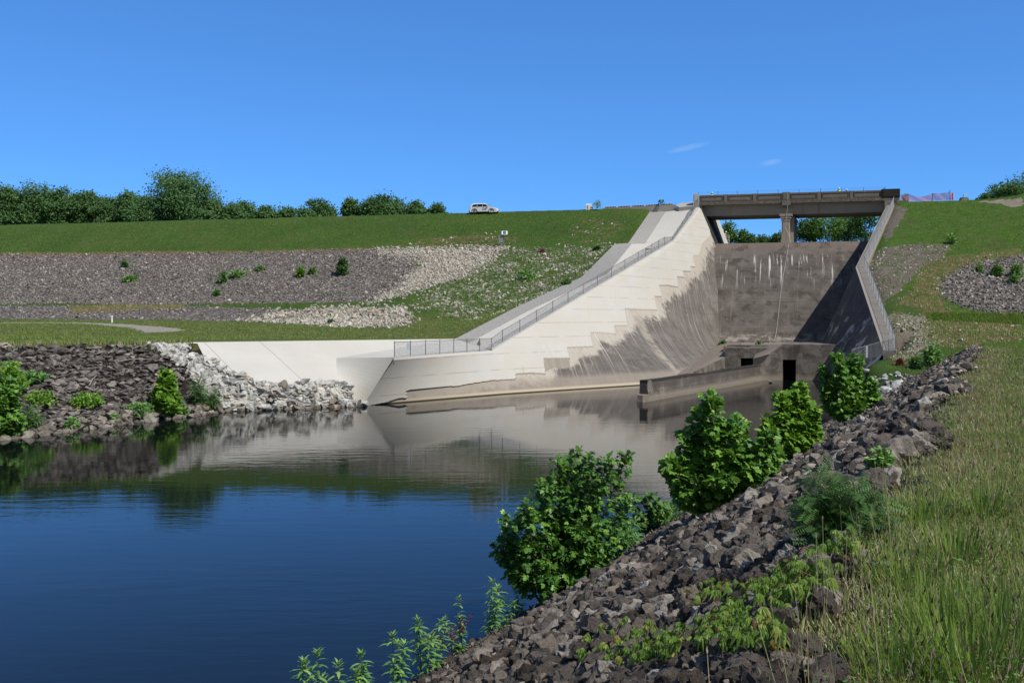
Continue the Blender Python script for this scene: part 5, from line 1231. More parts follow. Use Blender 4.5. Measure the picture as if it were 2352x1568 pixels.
def leader_sapling(name, label, base, H, Wd, leaders, n, ls, tmpl, mat, seed, x0=0.0, tip=.3, side=.30):
    r=np.random.default_rng(6000+seed); root=empty(name,base,label,'sapling'); mb=MB(); P=[];A=[];N=[];T=[]
    segs=[]
    for (lx,lh,lw) in leaders:
        st=np.array([r.normal(0,.03)*Wd,r.normal(0,.03)*Wd,0]); end=np.array([(lx-x0)*Wd,r.uniform(-.30,.30)*Wd*(1-abs(lx)),H*lh]); mid=st*.4+end*np.array([.60,.60,.40])+np.array([0,0,.05*H])
        q=lambda t,st=st,mid=mid,end=end:(1-t)**2*st+2*t*(1-t)*mid+t*t*end
        ts=np.linspace(0,1,10); mb.tube([q(t) for t in ts],list(np.linspace(.030,.004,10)),5); ns_=int(16+20*lh)
        for j in range(ns_):
            t0=.10+.88*(j+r.uniform())/ns_; p0=q(t0); L_=Wd*side*lw*(1.04-t0)**.8*r.uniform(.55,1.15)+.06*Wd*lw
            az=j*2.4+r.uniform(-.5,.5); el=r.uniform(.05,.55)+.5*t0; d=np.array([math.cos(az)*math.cos(el),math.sin(az)*math.cos(el),math.sin(el)]); segs.append((p0,p0+d*L_+np.array([0,0,.06*L_]),L_,t0))
        segs.append((q(.80),end,.22*H*lh,1.0))
    tot=sum(s_[2]**.8 for s_ in segs)
    for p0,p1,L_,t0 in segs:
        k=max(3,int(n*L_**.8/tot)); tt=r.uniform(.12,1,k)**.8; p=p0+(p1-p0)*tt[:,None]; tg=unit((p1-p0)[None]); rd=unit(r.normal(size=(k,3))); rd=unit(rd-tg*(rd*tg).sum(1,keepdims=True))
        P.append(p+rd*(ls*r.uniform(.2,.9,k))[:,None]); A.append(unit(rd+tg*.7+[0,0,-.35]+r.normal(size=(k,3))*.25)); N.append(unit(np.array([.25,-.25,1.])+rd*.5+r.normal(size=(k,3))*.4)); T.append(np.clip(r.uniform(0,.82,k)+tip*(tt>.86)*(t0>.6),0,1))
        if L_>.25: mb.tube([p0,(p0+p1)/2+[0,0,.02],p1],[.008,.005,.002],4)
    P,A,N,T=[np.concatenate(v) for v in (P,A,N,T)]; k=P[:,2]+base[2]>.04; leafmesh('foliage',P[k],A[k],N[k],ls*r.uniform(.4,1.25,k.sum()),tmpl,mat,root,T[k]); mb.obj('stem',bark,root); return root
b0=GH(1262,1392); Wd=345*b0[1]/2200; H=Hto(b0,1036)
leader_sapling('maple_sapling','big dense maple sapling by the water, nearest of the bank trees',b0,H,Wd,[(-.46,.42,.7),(-.40,.57,.8),(-.29,.70,.8),(-.16,.81,.9),(-.05,.92,.9),(.06,.97,.9),(.16,.97,.8),(.27,.98,.7),(.41,1.0,.6),(.45,.70,.6),(.40,.45,.7),(-.28,.34,.9),(.2,.5,1.1),(0,.55,1.2),(-.1,.3,1.1),(.25,.25,.9)],11500,.125,TM_maple,lf_maple,1,x0=-.12,tip=.2)
b0=GH(1640,1185); H=Hto(b0,903); Wd=b0[1]*300/2200
leader_sapling('sycamore_sapling','large broad leaved sycamore sapling with two crowns, second from the front',b0,H,Wd,[(-.13,1.0,.75),(-.17,.86,.8),(-.31,.66,.7),(-.45,.44,.7),(.03,.78,.9),(.15,.78,.8),(.30,.70,.8),(.43,.50,.7),(.46,.30,.6),(-.38,.22,.6),(0,.5,1.2),(.2,.42,1.1),(-.15,.45,1.1)],8600,.16,TM_syc,lf_syc,2,x0=-.08,tip=.15,side=.26)
b0=GH(1822,1058); H=Hto(b0,884); Wd=b0[1]*150/2200
leader_sapling('sycamore_sapling','bright green sycamore sapling between two darker bank trees',b0,H,Wd,[(-.2,.88,.8),(.13,1.0,.8),(.34,.70,.7),(-.44,.52,.6),(.0,.8,.9),(.4,.4,.7),(-.25,.5,1.1),(.1,.5,1.2)],4800,.175,TM_syc,lf_bright,3,tip=.1)
b0=GH(1952,974); H=Hto(b0,812); Wd=b0[1]*135/2200
leader_sapling('sycamore_sapling','dark green pointed sapling farthest along the bank, in front of the fence',b0,H,Wd*1.1,[(-.22,1.0,.6),(.14,.97,.7),(-.42,.80,.6),(.38,.63,.7),(0,.85,.9),(.42,.4,.7),(-.38,.45,.8),(-.1,.5,1.2),(.2,.45,1.1)],5600,.16,TM_syc,lf_syc,4,tip=.1)
for k,(px,m,wd,top,bot,mt,tm,ls,lab,nl) in enumerate([
  (1560,-8.3,150,1150,1262,lf_weed,TM_lance,.20,'pale green willow like thicket at the foot of the large sycamore sapling',1500),
  (1500,-9.0,90,1125,1230,lf_dark,TM_syc,.20,'low dark leafy shoot leaning over the water beside the large sycamore',420),
  (1440,-8.7,90,1170,1300,lf_weed,TM_lance,.19,'feathery weeds between the maple and the sycamore saplings',900),
  (1775,-8.2,55,1000,1100,lf_weed,TM_lance,.24,'slender pale weeds between the two sycamore saplings',500),
  (1880,-7.8,60,980,1020,lf_bright,TM_leaf,.16,'low bright weeds under the dark pointed sapling',500),
  (1185,-9.0,50,1380,1440,lf_dark,TM_lance,.15,'dark stalky weeds under the left side of the maple sapling',160)]):
    b0=base_m(px,m); sapling('shrub',lab,b0,Hto(b0,top),b0[1]*wd/2200,nl,ls,tm,mt,10+k,36,cat='shrub',shape='round',tip=False,stemr=.008)
# locust sapling and small sapling on the rocks
b0=GH(1930,1255); sapling('locust_sapling','feathery locust sapling growing out of the rocks beside the dry grass',b0,b0[1]*165/2200,b0[1]*175/2200,620,.20,TM_comp,lf_dark,21,46,shape='vase',tip=False,stemr=.012,inner=.25,droop=.25)
b0=GH(2022,1100); sapling('seedling','small upright seedling behind the locust sapling',b0,b0[1]*75/2200,b0[1]*42/2200,420,.085,TM_leaf,lf_weed,22,22,shape='oval',stemr=.008)
# tall weeds at the water's edge
def weed(px, m, top, lab, seed, mat=lf_weed, nst=3, ls=.19, spread=.12):
    r=np.random.default_rng(3000+seed); b0=base_m(px,m); Hh=b0[1]*(725+ (CAMZ-b0[2])*2200/b0[1] - top)/2200
    root=empty('waterside_weed',b0,lab,'weed','weeds at the near water edge'); mb=MB();P=[];A=[];N=[];S_=[];T=[]
    for k in range(nst):
        h=Hh*(1 if k==0 else r.uniform(.62,.92)); dx,dy=(0,0) if k==0 else r.normal(0,spread,2); tipv=np.array([dx*2+r.normal(0,.05),dy*2,h]); st=np.array([dx*.5,dy*.5,0])
        t=np.linspace(0,1,7)[:,None]; cur=st+(tipv-st)*t; mb.tube(cur,list(np.linspace(.010,.003,7)),5)
        nl=int(34*h/1.1)+8
        tt=np.sort(np.concatenate([r.uniform(.12,1,nl),r.uniform(.88,1,10)])); az=np.arange(len(tt))*2.4+r.uniform(0,6); p=st+(tipv-st)*tt[:,None]
        rd=np.stack([np.cos(az),np.sin(az),np.zeros(len(tt))],-1); up=np.where(tt>.9,1.6,.25)[:,None]*np.array([0,0,1.]); P.append(p); A.append(unit(rd+up)); N.append(unit(np.array([0,0,1.])-rd*np.where(tt>.9,.9,.15)[:,None])); S_.append(ls*r.uniform(.7,1.15,len(tt))*np.where(tt>.9,.6,1)); T.append(np.clip(r.uniform(0,.8,len(tt))+.25*(tt>.85),0,1))
    leafmesh('leaves',np.concatenate(P),np.concatenate(A),np.concatenate(N),np.concatenate(S_),TM_lance,mat,root,np.concatenate(T),lat=np.concatenate(S_)*1.35); mb.obj('stem',plain('green_stem',(.07,.12,.03)),root)
for k,(px,m,top,lab,ns2) in enumerate([(688,-9.05,1520,'leafy weed farthest left at the bottom water edge',2),(722,-8.95,1497,'tall drooping weed second from the left at the bottom edge',3),(772,-9.0,1528,'small weed between two taller ones at the bottom edge',2),(832,-8.95,1508,'spiky bright weed left of the tall pair over the dark water',4),(905,-8.95,1462,'tall weed with drooping leaves left of the paired stems',3),(968,-8.95,1428,'tall drooping weed, left of the pair beside the red stalks',3),(1008,-8.9,1430,'tall thin weed, right of the pair beside the red stalks',2),(1060,-8.8,1375,'wispy branched weed left of the tallest weed by the rocks',3),(1122,-8.75,1336,'tallest weed by the rocks left of the maple sapling',4),(1150,-8.7,1372,'narrow leaved weed touching the maple sapling from the left',3),(1008+40,-8.5,1545,'tiny bright seedling among the rocks at the bottom edge',1)]):
    weed(px,m,top,lab,k,nst=ns2,ls=.15 if k in (7,9) else .20)
red=leafmat('red_stalks',[(0,(.06,.012,.015)),(1,(.14,.03,.03))],.1)
b0=base_m(1040,-8.9); root=empty('dock_plant',b0,'dark red seeding dock stalks between the tall weeds','weed'); P=[];A=[]
mb=MB(); r5=np.random.default_rng(5)
for k in range(6):
    e=np.array([-.55+.18*k,r5.normal(0,.1),.45+.09*k]); MB().tube([(0,0,0),tuple(e*[.4,.4,.7]),tuple(e)],[.008,.006,.003],4).obj('stem',plain('red_stem',(.12,.03,.035)),root)
    tt=r5.uniform(.45,1,50)[:,None]; P.append((1-tt)**2*0+2*tt*(1-tt)*e*[.4,.4,.7]+tt*tt*e+r5.normal(0,.012,(50,3))); A.append(r5.normal(size=(50,3)))
leafmesh('seed_heads',np.concatenate(P),np.concatenate(A),unit(r5.normal(size=(300,3))),np.full(300,.035),TM_leaf,red,root)
# creeper over the rocks
vine_m=plain('reddish_vine',(.13,.05,.035))
def creeper(poly, n, lab, seed):
    r=np.random.default_rng(4000+seed); zz_=zone(poly); n=int(n*1.5); P=inzone(zz_,n*3,r); nzz=wob(P[:,0],P[:,1],2.2,seed)+.5*wob(P[:,0],P[:,1],5.5,seed+2); P=P[nzz>-.25][:n]
    z=G(P[:,0],P[:,1])+r.uniform(.10,.26,len(P)); c_=P.mean(0); b=np.array([c_[0],c_[1],g1(*c_)]); root=empty('creeper_vine',b,lab,'vine')
    pos=np.stack([P[:,0],P[:,1],z],-1)-b; az=r.uniform(0,6.28,len(P)); ax=np.stack([np.cos(az)*.6-.2,np.sin(az)*.6-.4,np.full(len(P),-.25)],-1)
    leafmesh('foliage',pos,ax,unit(np.array([0,-.15,1.])+r.normal(size=(len(P),3))*.25),r.uniform(.05,.095,len(P)),TM_five,lf_creep,root,r=r)
    mb=MB()
    for k in range(16):
        i=r.integers(len(P)); j=np.argsort(((pos-pos[i])**2).sum(1))[r.integers(6,16) if len(P)>16 else 1]; MB().tube([pos[i],(pos[i]+pos[j])/2+[0,0,.04],pos[j]],.004,4).obj('stem',vine_m,root)
creeper([(1540,1400),(1640,1375),(1700,1400),(1650,1440),(1560,1450)],60,'small patch of five leaved creeper left of the middle of the lower rocks',1)
creeper([(1700,1420),(1800,1370),(1900,1310),(1960,1290),(1985,1330),(1900,1410),(1800,1460),(1720,1470)],210,'creeper spreading from the dry grass over the rocks',2)
creeper([(1310,1545),(1380,1490),(1450,1470),(1500,1500),(1600,1520),(1560,1566),(1310,1566)],230,'creeper patch at the bottom edge left of the smooth grey boulder',3)
creeper([(1600,1500),(1680,1450),(1760,1490),(1800,1540),(1790,1566),(1610,1566)],220,'creeper patch at the bottom edge right of the smooth grey boulder',4)
# left bank shrubs
def bankplant(px,py,wpx,hpx,mat,n,ls,lab,seed,tm=TM_leaf,shape='round',name='shrub',cat='shrub',shoots=40):
    b0=GH(px,py); s_=b0[1]/2200; return sapling(name,lab,b0-[0,0,.1],hpx*s_,wpx*s_,n,ls,tm,mat,seed,shoots,cat=cat,shape=shape,tip=False,stemr=.015)
bankplant(382,953,88,122,lf_bright,2600,.26,'bright green sapling standing by the water on the left bank',31,TM_syc,'cone','sapling','sapling',60)
bankplant(462,938,58,82,lf_dark,1100,.24,'dark pointed shrub on the pale stones right of the bright sapling',32,TM_lance,'oval')
bankplant(490,936,46,56,lf_dark,700,.22,'low dark shrub at the edge of the pale left bank stones',33,TM_lance)
bankplant(415,955,44,40,lf_weed,500,.18,'rounded light bush at the right foot of the bright sapling',34)
bankplant(8,998,110,150,lf_syc,3000,.25,'tall leafy shrub cut by the left edge above the water',35,TM_syc)
bankplant(70,985,60,62,lf_dark,1300,.22,'dark rounded shrub beside the tall one at the left edge',36,TM_lance)
bankplant(18,905,100,85,lf_bright,1600,.22,'yellow green shrub above the tall one at the left edge',37)
bankplant(60,880,110,34,lf_weed,1200,.2,'low sprawling weeds on the upper left bank stones',38)
bankplant(90,930,80,36,lf_bright,800,.2,'low green weeds in the middle of the left bank',39)
bankplant(195,932,95,34,lf_bright,900,.2,'low bright creeping bush near the curved pale branch',40)
bankplant(165,985,36,34,lf_weed,380,.18,'small green tuft in the pale shore stones',41)
bankplant(262,968,24,22,lf_weed,220,.18,'tiny green tuft in the shore stones left of the bright sapling',42)
bankplant(318,952,70,34,lf_weed,700,.18,'low grassy bush left of the foot of the bright sapling',43)
bankplant(645,938,18,18,lf_weed,150,.18,'small plant among the white shore blocks',44)
# shrubs on the far slopes
for k,(px,py,wd,h,mt,n,lab) in enumerate([(787,632,26,46,lf_dark,900,'largest dark bush alone on the riprap slope'),(691,635,17,25,lf_bright,420,'bright small bush left of the largest bush on the riprap'),(717,629,10,18,lf_weed,200,'tiny pale sprig between the two bushes on the riprap'),(286,615,13,18,lf_dark,240,'small dark tuft high on the left riprap slope'),(512,650,16,30,lf_weed,320,'thin upright weed near the middle of the riprap'),(498,680,12,20,lf_weed,160,'small weed low on the middle of the riprap'),(300,644,46,10,lf_weed,420,'flat green patch of weeds on the left riprap'),(545,635,60,12,lf_weed,420,'trailing green weeds along the middle riprap'),(600,620,26,8,lf_weed,200,'faint trailing weeds at the right end of the green trail'),(1372,476,24,18,lf_weed,260,'spiky grass clump on the crest beside the white utility box'),(1518,470,10,12,lf_dark,70,'small leafy sprig rising behind the striped bars'),(2290,634,26,32,lf_weed,420,'left pale weed on the right gravel slope'),(2336,636,30,36,lf_weed,520,'right pale weed on the right gravel slope'),(2330,650,24,20,lf_weed,260,'low weed below the right pale weed on the gravel'),(2250,625,16,22,lf_weed,200,'small weed at the left end of the right gravel slope'),(2186,560,12,26,lf_weed,160,'tall thistle like weed at the top of the right dirt patch'),(2079,462,14,22,lf_weed,200,'dry pale bush at the end of the orange fence by the bridge'),(1660,795,18,13,lf_dark,200,'small green bush on the sloping concrete wing'),(1742,786,10,6,lf_dark,70,'tiny green tuft on the toe slab of the spillway'),(1372,575,14,10,lf_dark,200,'leafy tuft at the top of the stony slope below the pavement'),(1210,640,60,22,lf_weed,420,'patch of leafy weeds on the mixed stony slope'),(760,745,10,14,lf_dark,120,'dark dry weed among the pale stones below the slope'),(2140,850,46,70,lf_weed,900,'leafy willow bush at the foot of the right slope behind the bank'),(2105,846,30,30,lf_dark,400,'low bush left of the leafy willow bush'),(2065,838,22,20,red,200,'reddish dry weed on the grass by the right fence'),(1300,655,30,12,lf_dark,260,'low dark weeds in the middle of the mixed slope'),(1245,580,10,12,red,90,'dead brown weed on the stony slope near the solar post')]):
    b0=GH(px,py); 
    if k in (10,): b0=W(px,py,d=143)
    if k==9: b0=W(px,py+2,d=146)
    if k==17: b0=W(px,py,d=117)
    if k==18: b0=np.array([*W(px,py,d=112)[:2],3.12])
    s_=b0[1]/2200; sapling('shrub' if h>16 else 'weed',lab,b0-[0,0,.05],h*s_,wd*s_,n,.30*min(1,b0[1]/120)+.05,TM_leaf if k not in (9,) else TM_lance,mt,70+k,max(8,min(30,n//14)),cat='bush' if h>16 else 'weed',shape='oval' if h>wd else 'round',tip=False,stemr=.012)

# ================================================================== GRASS
gm=leafmat('grass_blades',[(0,(.050,.088,.012)),(.30,(.092,.138,.030)),(.52,(.150,.185,.055)),(.64,(.20,.20,.085)),(.80,(.25,.195,.125)),(1,(.38,.33,.235))],.45,.6,.05,2.3)
r=np.random.default_rng(21); n=230000
d=np.exp(r.uniform(np.log(2.6),np.log(62),n)); kx=r.uniform(.0,.66,n); X=d*kx; Y=d; m_=mcoord(X,Y)
edge=-.75+.55*wob(X,Y,.55,5)+.35*wob(X,Y,1.6,2)+r.normal(0,.28,n); ok=(m_>edge)&(bcoord(X,Y)<74); X,Y,m_,d=X[ok],Y[ok],m_[ok],d[ok]; n=len(X)
pos=np.stack([X,Y,G(X,Y)-.02],-1); patch=wob(X,Y,.9,1)*.5+wob(X,Y,2.6,4)*.5
dryp=np.clip(.60-.34*(m_+.6)+.34*patch,.10,.9); isdry=r.uniform(0,1,n)<dryp
rnd=np.where(isdry,r.uniform(.58,1,n),r.uniform(0,.55,n)); hgt=r.uniform(.05,.165,n)*np.where(isdry,.85,1.05)*(1+.35*patch); hgt=np.clip(hgt,.08,.55)
az=r.uniform(0,6.28,n); ln=r.uniform(.3,2.6,n); ax=np.stack([np.cos(az)*ln,np.sin(az)*ln,np.ones(n)],-1); nr=np.stack([np.cos(az)*-1,np.sin(az)*-1,ln],-1)*-1
lat=np.maximum(r.uniform(.004,.009,n),d*.00062)
grassobj=leafmesh('grass',pos,ax,nr,hgt,TM_blade,gm,None,rnd,lat=lat); tag(grassobj,kind='stuff')
# broad leaved low weeds and brown seed heads mixed into the near grass
n=11000; d=np.exp(r.uniform(np.log(3),np.log(40),n)); X=d*r.uniform(.05,.62,n); Y=d; m_=mcoord(X,Y); pt=wob(X,Y,1.7,8)+.5*wob(X,Y,4.1,3); ok=(m_>-.7)&(pt>-.05); X,Y,d=X[ok],Y[ok],d[ok]; n=len(X); az=r.uniform(0,6.28,n)
o=leafmesh('ground_weeds',np.stack([X,Y,G(X,Y)+r.uniform(.03,.16,n)],-1),np.stack([np.cos(az),np.sin(az),r.uniform(-.2,.6,n)],-1),unit(np.stack([r.normal(0,.4,n),r.normal(0,.4,n),np.ones(n)],-1)),r.uniform(.018,.042,n)*(1+d*.008),TM_leaf,lf_weed,None,r.uniform(0,.55,n),lat=r.uniform(.015,.03,n)*(1+d*.008)); tag(o,kind='stuff')
n=5200; d=np.exp(r.uniform(np.log(3),np.log(40),n)); X=d*r.uniform(.05,.62,n); Y=d; m_=mcoord(X,Y); ok=(m_>-.8); X,Y,d=X[ok],Y[ok],d[ok]; n=len(X); az=r.uniform(0,6.28,n)
o=leafmesh('seed_heads',np.stack([X,Y,G(X,Y)+r.uniform(.10,.30,n)],-1),np.stack([np.cos(az)*.4,np.sin(az)*.4,np.ones(n)],-1),np.stack([np.sin(az),-np.cos(az),np.zeros(n)],-1),r.uniform(.02,.05,n)*(1+d*.02),[[(0,0,0),(.3,.5,0),(1,0,0),(.3,-.5,0)],[(0,0,0),(.3,0,.12),(1,0,0),(.3,0,-.12)]],leafmat('seed_head_brown',[(0,(.10,.06,.035)),(.6,(.20,.14,.09)),(1,(.40,.36,.28))],k=1.0,tr=.1),None,None,lat=np.full(n,.010)*(1+d*.05)); tag(o,kind='stuff')
# coarse tussocks at the lower right
def tussock(px,py,lab,k,h=.42,nb=150,spr=.22):
    r=np.random.default_rng(5000+k); b0=GH(px,py); root=None; a=r.uniform(0,6.28,nb); q=r.uniform(0,spr,nb); P=b0+np.stack([np.cos(a)*q,np.sin(a)*q,np.full(nb,-.03)],-1)
    ln=r.uniform(.4,1.7,nb); ax=np.stack([np.cos(a)*ln,np.sin(a)*ln,np.ones(nb)],-1); nr=np.stack([np.cos(a),np.sin(a),-ln],-1)
    o=leafmesh('grass_tussock',P,ax,nr,h*r.uniform(.6,1.1,nb),TM_blade,gm,None,r.uniform(.05,.42,nb),lat=np.full(nb,.012)); tag(o,lab,'grass tussock','bright tussocks in the near grass')
for k,(px,py,lab,h) in enumerate([(2235,1555,'brightest broad bladed tussock at the bottom right',.5),(2160,1440,'tussock above the bottom right grass clump',.4),(2305,1470,'tussock by the right edge near the bottom',.42),(2090,1350,'tussock beside the whitish rock in the grass',.32),(2200,1290,'green tussock in the middle of the near grass',.34),(2120,1200,'green tussock where the dry grass begins',.34),(2255,1180,'tussock by the right edge above the others',.34),(2060,1545,'broad leaved dock like tussock at the bottom of the dry grass',.30)]): tussock(px,py,lab,k,h)
# seed stalks
n=700; d=np.exp(r.uniform(np.log(3),np.log(26),n)); X=d*r.uniform(.1,.62,n); Y=d; m_=mcoord(X,Y); ok=(m_>-.9)&(m_<6); X,Y=X[ok],Y[ok]; n=len(X)
mbv=[];az=r.uniform(0,6.28,n); ln=r.uniform(.05,.45,n); ax=unit(np.stack([np.cos(az)*ln,np.sin(az)*ln,np.ones(n)],-1)); h=r.uniform(.3,.62,n); P=np.stack([X,Y,G(X,Y)],-1); nr=np.stack([np.cos(az),np.sin(az),-ln],-1)
V1,F1,k1=leafgeo(P,ax,nr,h,[[(0,.5,0),(1,.3,0),(1,-.3,0),(0,-.5,0)]],np.maximum(.0035,Y*.0004)); V2,F2,k2=leafgeo(P+ax*h[:,None],ax,nr,r.uniform(.02,.045,n),[[(0,0,0),(.4,.5,0),(1,0,0),(.4,-.5,0)],[(0,0,0),(.4,0,.06),(1,0,0),(.4,0,-.06)]],np.maximum(.007,Y*.0009))
rn=r.uniform(0,1,n); a=np.concatenate([np.repeat(rn*.35+.5,4),np.repeat(rn*.3+.62,4),np.repeat(rn*.3+.62,4)])
o=mesh('grass_seed_stalks',np.concatenate([V1,V2]),[np.concatenate(F1+[f+len(V1) for f in F2])],gm,attr=dict(rnd=a)); tag(o,kind='stuff')
# white wild carrot flowers
wf=plain('white_petals',(.75,.75,.70),.8)
for k,(px,py) in enumerate([(2187,869),(2205,853),(2165,845),(2183,836),(2196,843),(2150,858),(2148,842),(2240,845),(2172,830),(2225,838),(2132,835),(2138,875)]):
    b0=GH(px,py+9); h=b0[1]*10/2200; o=empty('wildflower',b0,'white flat topped wildflower in the grass along the bank edge','wildflower','white wildflowers on the near bank'); o_=MB(); o_.tube([(0,0,0),(.02,0,h)],.008,4); o_.obj('stem',plain('green_stem2',(.07,.12,.03)),o)
    MB().lathe([(.01,h-.02),(.035+.012*(k%3),h),(.04+.012*(k%3),h+.012),(.015,h+.03)],(.02,0,0),9).obj('flower_head',wf,o)
# short grass cover on the embankments
def cover(polys, n, hgt, rlo, rhi, seed, wid=.05, avoid=()):
    r=np.random.default_rng(seed); P=np.concatenate([inzone(q,k,r) for q,k in zip(polys,n)]); 
    for q in avoid: P=P[~inpoly(P[:,0],P[:,1],q)]
    I=np.repeat(np.arange(len(P)),3); n_=len(I); pp=P[I]+r.normal(0,.12,(n_,2)); z=G(pp[:,0],pp[:,1])-.03; az=r.uniform(0,6.28,n_); ln=r.uniform(.1,.7,n_)
    return np.stack([pp[:,0],pp[:,1],z],-1), np.stack([np.cos(az)*ln,np.sin(az)*ln,np.ones(n_)],-1), np.stack([np.cos(az),np.sin(az),-ln],-1), hgt*r.uniform(.5,1.3,n_)*r.uniform(.6,1.2,len(P))[I], np.clip(r.uniform(rlo,rhi,len(P))[I]+r.normal(0,.08,n_),0,1)
ZG1=zone([(0,523),(430,511),(860,500),(1100,490),(1370,486),(1490,490),(1440,556),(1400,560),(860,568),(430,575),(0,578)]); ZG1[0]+=(-8,2); ZG1[-1]+=(-8,0)
ZG2=zone([(0,730),(420,738),(640,742),(930,756),(1010,712),(1170,712),(1060,772),(420,782),(330,790),(0,792)])
ZG3=zone([(2085,464),(2230,463),(2330,482),(2352,484),(2352,570),(2120,598),(2000,560),(2060,500)])
ZG4=zone([(2130,720),(2250,722),(2352,722),(2352,745),(2140,735),(2130,735)])
ZG5=zone([(2010,848),(2040,835),(2130,795),(2200,800),(2150,850),(2080,858)])
ZG6=Z['mixed']; ZG7=zone([(0,697),(860,700),(1180,708),(1010,714),(860,706),(300,702),(0,701)])
ZG8=np.concatenate([Z['dry3'],Z['dirt'][:1]]) ; 
parts=[cover([ZG1],[15000],.22,.02,.42,31),cover([ZG2],[17000],.16,.18,.62,41,avoid=[Z['path']]),cover([ZG3,ZG4,ZG5],[9000,2500,1500],.24,.06,.45,32),cover([ZG6,ZG7,Z['dirt'],Z['dirt2'],Z['bandpale']],[5200,2500,500,450,500],.28,.02,.45,33),cover([Z['dry1'],Z['dry2'],Z['dry3'],Z['dry4']],[1500,700,3200,1600],.22,.3,.95,34)]
rim=[];r6=np.random.default_rng(6)
for a,b_ in zip(TP[1:3],TP[2:4]): rim.append(a[:2]+(b_-a)[:2]*r6.uniform(0,1,(900,1))+r6.normal(0,.5,(900,2))+[-.3,.5])
rim=np.concatenate(rim); n_=len(rim); az=r6.uniform(0,6.28,n_); ln=r6.uniform(.1,.6,n_)
parts.append((np.stack([rim[:,0],rim[:,1],G(rim[:,0],rim[:,1])-.03],-1),np.stack([np.cos(az)*ln,np.sin(az)*ln,np.ones(n_)],-1),np.stack([np.cos(az),np.sin(az),-ln],-1),r6.uniform(.2,.5,n_),r6.uniform(.1,.9,n_)))
P_,A_,N_,H_,R_=[np.concatenate(t) for t in zip(*parts)]
o=leafmesh('grass_cover',P_,A_,N_,H_,[[(0,.5,0),(1,.05,0),(0,-.5,0)]],gm,None,R_,lat=np.full(len(P_),.075)); tag(o,kind='stuff')
SUN_E, SKY_S, EXPO, SKY_AIR, SKY_DUST, SKY_OZ, SKY_SAT = 3.8, 0.135, 0.22, 1.0, 0.0, 8.0, 1
# ================================================================== CAMERA, SUN, SKY
cam=bpy.data.cameras.new('camera'); co=bpy.data.objects.new('camera',cam); C.objects.link(co)
cam.sensor_width=36; cam.lens=36*FD/2352; cam.clip_end=12000; cam.clip_start=.1
co.location=(0,0,CAMZ); co.rotation_euler=(math.pi/2-PITCH,0,0); S.camera=co
sd=bpy.data.lights.new('sun','SUN'); sd.energy=SUN_E; sd.angle=math.radians(.5); sd.color=(1,.955,.88)
so=bpy.data.objects.new('sun',sd); C.objects.link(so); so.rotation_euler=Vector(SUN).to_track_quat('Z','Y').to_euler()
wd=bpy.data.worlds.new('World'); S.world=wd; wd.use_nodes=True; t=wd.node_tree; bg=t.nodes['Background']
sky=t.nodes.new('ShaderNodeTexSky'); sky.sky_type='NISHITA'; sky.sun_disc=False; sky.sun_elevation=math.asin(SUN[2]); sky.sun_rotation=math.atan2(SUN[0],SUN[1])
sky.air_density=SKY_AIR; sky.dust_density=SKY_DUST; sky.ozone_density=SKY_OZ; sky.altitude=2000
ga=t.nodes.new('ShaderNodeGamma'); ga.inputs[1].default_value=.7; t.links.new(sky.outputs[0],ga.inputs[0])
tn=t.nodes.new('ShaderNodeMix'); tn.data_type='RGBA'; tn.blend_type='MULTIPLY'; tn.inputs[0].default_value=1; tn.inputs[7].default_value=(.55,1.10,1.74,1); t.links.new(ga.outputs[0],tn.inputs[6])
# two faint cirrus wisps fixed in the sky
tc=t.nodes.new('ShaderNodeTexCoord'); sx_=t.nodes.new('ShaderNodeSeparateXYZ'); t.links.new(tc.outputs['Generated'],sx_.inputs[0])
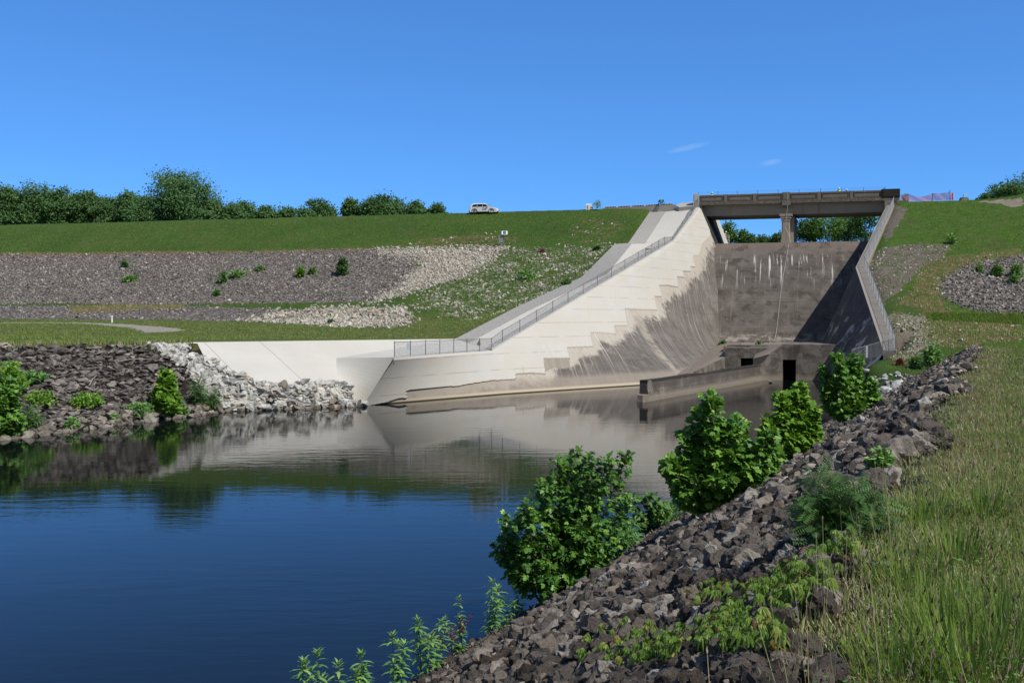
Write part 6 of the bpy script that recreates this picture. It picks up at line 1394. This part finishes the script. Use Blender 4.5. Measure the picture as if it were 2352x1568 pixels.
# sky ahead tinted deep blue; unseen half behind tinted warm to offset blue shadows
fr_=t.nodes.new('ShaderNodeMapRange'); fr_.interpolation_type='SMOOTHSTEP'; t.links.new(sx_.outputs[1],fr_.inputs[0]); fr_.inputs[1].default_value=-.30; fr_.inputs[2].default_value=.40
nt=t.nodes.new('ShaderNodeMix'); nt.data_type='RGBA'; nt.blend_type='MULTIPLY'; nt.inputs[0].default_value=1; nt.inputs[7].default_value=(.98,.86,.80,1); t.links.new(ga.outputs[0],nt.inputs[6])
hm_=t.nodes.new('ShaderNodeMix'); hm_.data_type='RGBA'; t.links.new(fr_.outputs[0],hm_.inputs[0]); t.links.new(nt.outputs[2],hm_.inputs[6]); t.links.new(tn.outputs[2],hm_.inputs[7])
last=hm_.outputs[2]
def wn_(op,a,b=0.0):
    k=t.nodes.new('ShaderNodeMath'); k.operation=op
    for i,v in enumerate((a,b)):
        if isinstance(v,bpy.types.NodeSocket): t.links.new(v,k.inputs[i])
        else: k.inputs[i].default_value=v
    return k.outputs[0]
def dot_(v):
    k=t.nodes.new('ShaderNodeVectorMath'); k.operation='DOT_PRODUCT'; t.links.new(tc.outputs['Generated'],k.inputs[0]); k.inputs[1].default_value=[float(q) for q in v]; return k.outputs['Value']
nz=t.nodes.new('ShaderNodeTexNoise'); nz.inputs['Scale'].default_value=60; nz.inputs['Detail'].default_value=5; t.links.new(tc.outputs['Generated'],nz.inputs['Vector'])
for (x0,y0,x1,y1) in ((1533,350,1630,328),(1742,378,1798,368)):
    a=ray(x0,y0); a=a/np.linalg.norm(a); b=ray(x1,y1); b=b/np.linalg.norm(b); c=(a+b)/2; e=(b-a); hl=np.linalg.norm(e)/2; e=e/np.linalg.norm(e); n=np.cross(e,c); n=n/np.linalg.norm(n)
    q=wn_('ADD',wn_('POWER',wn_('DIVIDE',wn_('SUBTRACT',dot_(e),float(np.dot(c,e))),float(hl)*1.1),2.0),wn_('POWER',wn_('DIVIDE',wn_('SUBTRACT',dot_(n),float(np.dot(c,n))),.0034),2.0))
    m=wn_('MULTIPLY',wn_('MAXIMUM',wn_('SUBTRACT',1.0,q),0.0),wn_('MULTIPLY',nz.outputs['Fac'],.28))
    mx=t.nodes.new('ShaderNodeMix'); mx.data_type='RGBA'; t.links.new(m,mx.inputs[0]); t.links.new(last,mx.inputs[6]); mx.inputs[7].default_value=(4.2,4.8,5.6,1); last=mx.outputs[2]
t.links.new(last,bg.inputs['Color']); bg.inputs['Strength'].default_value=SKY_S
S.view_settings.view_transform='Standard'; S.view_settings.look='None'; S.view_settings.exposure=EXPO; S.view_settings.gamma=1
S.render.film_transparent=False
S.cycles.max_bounces=8; S.cycles.transparent_max_bounces=16; S.cycles.use_denoising=True
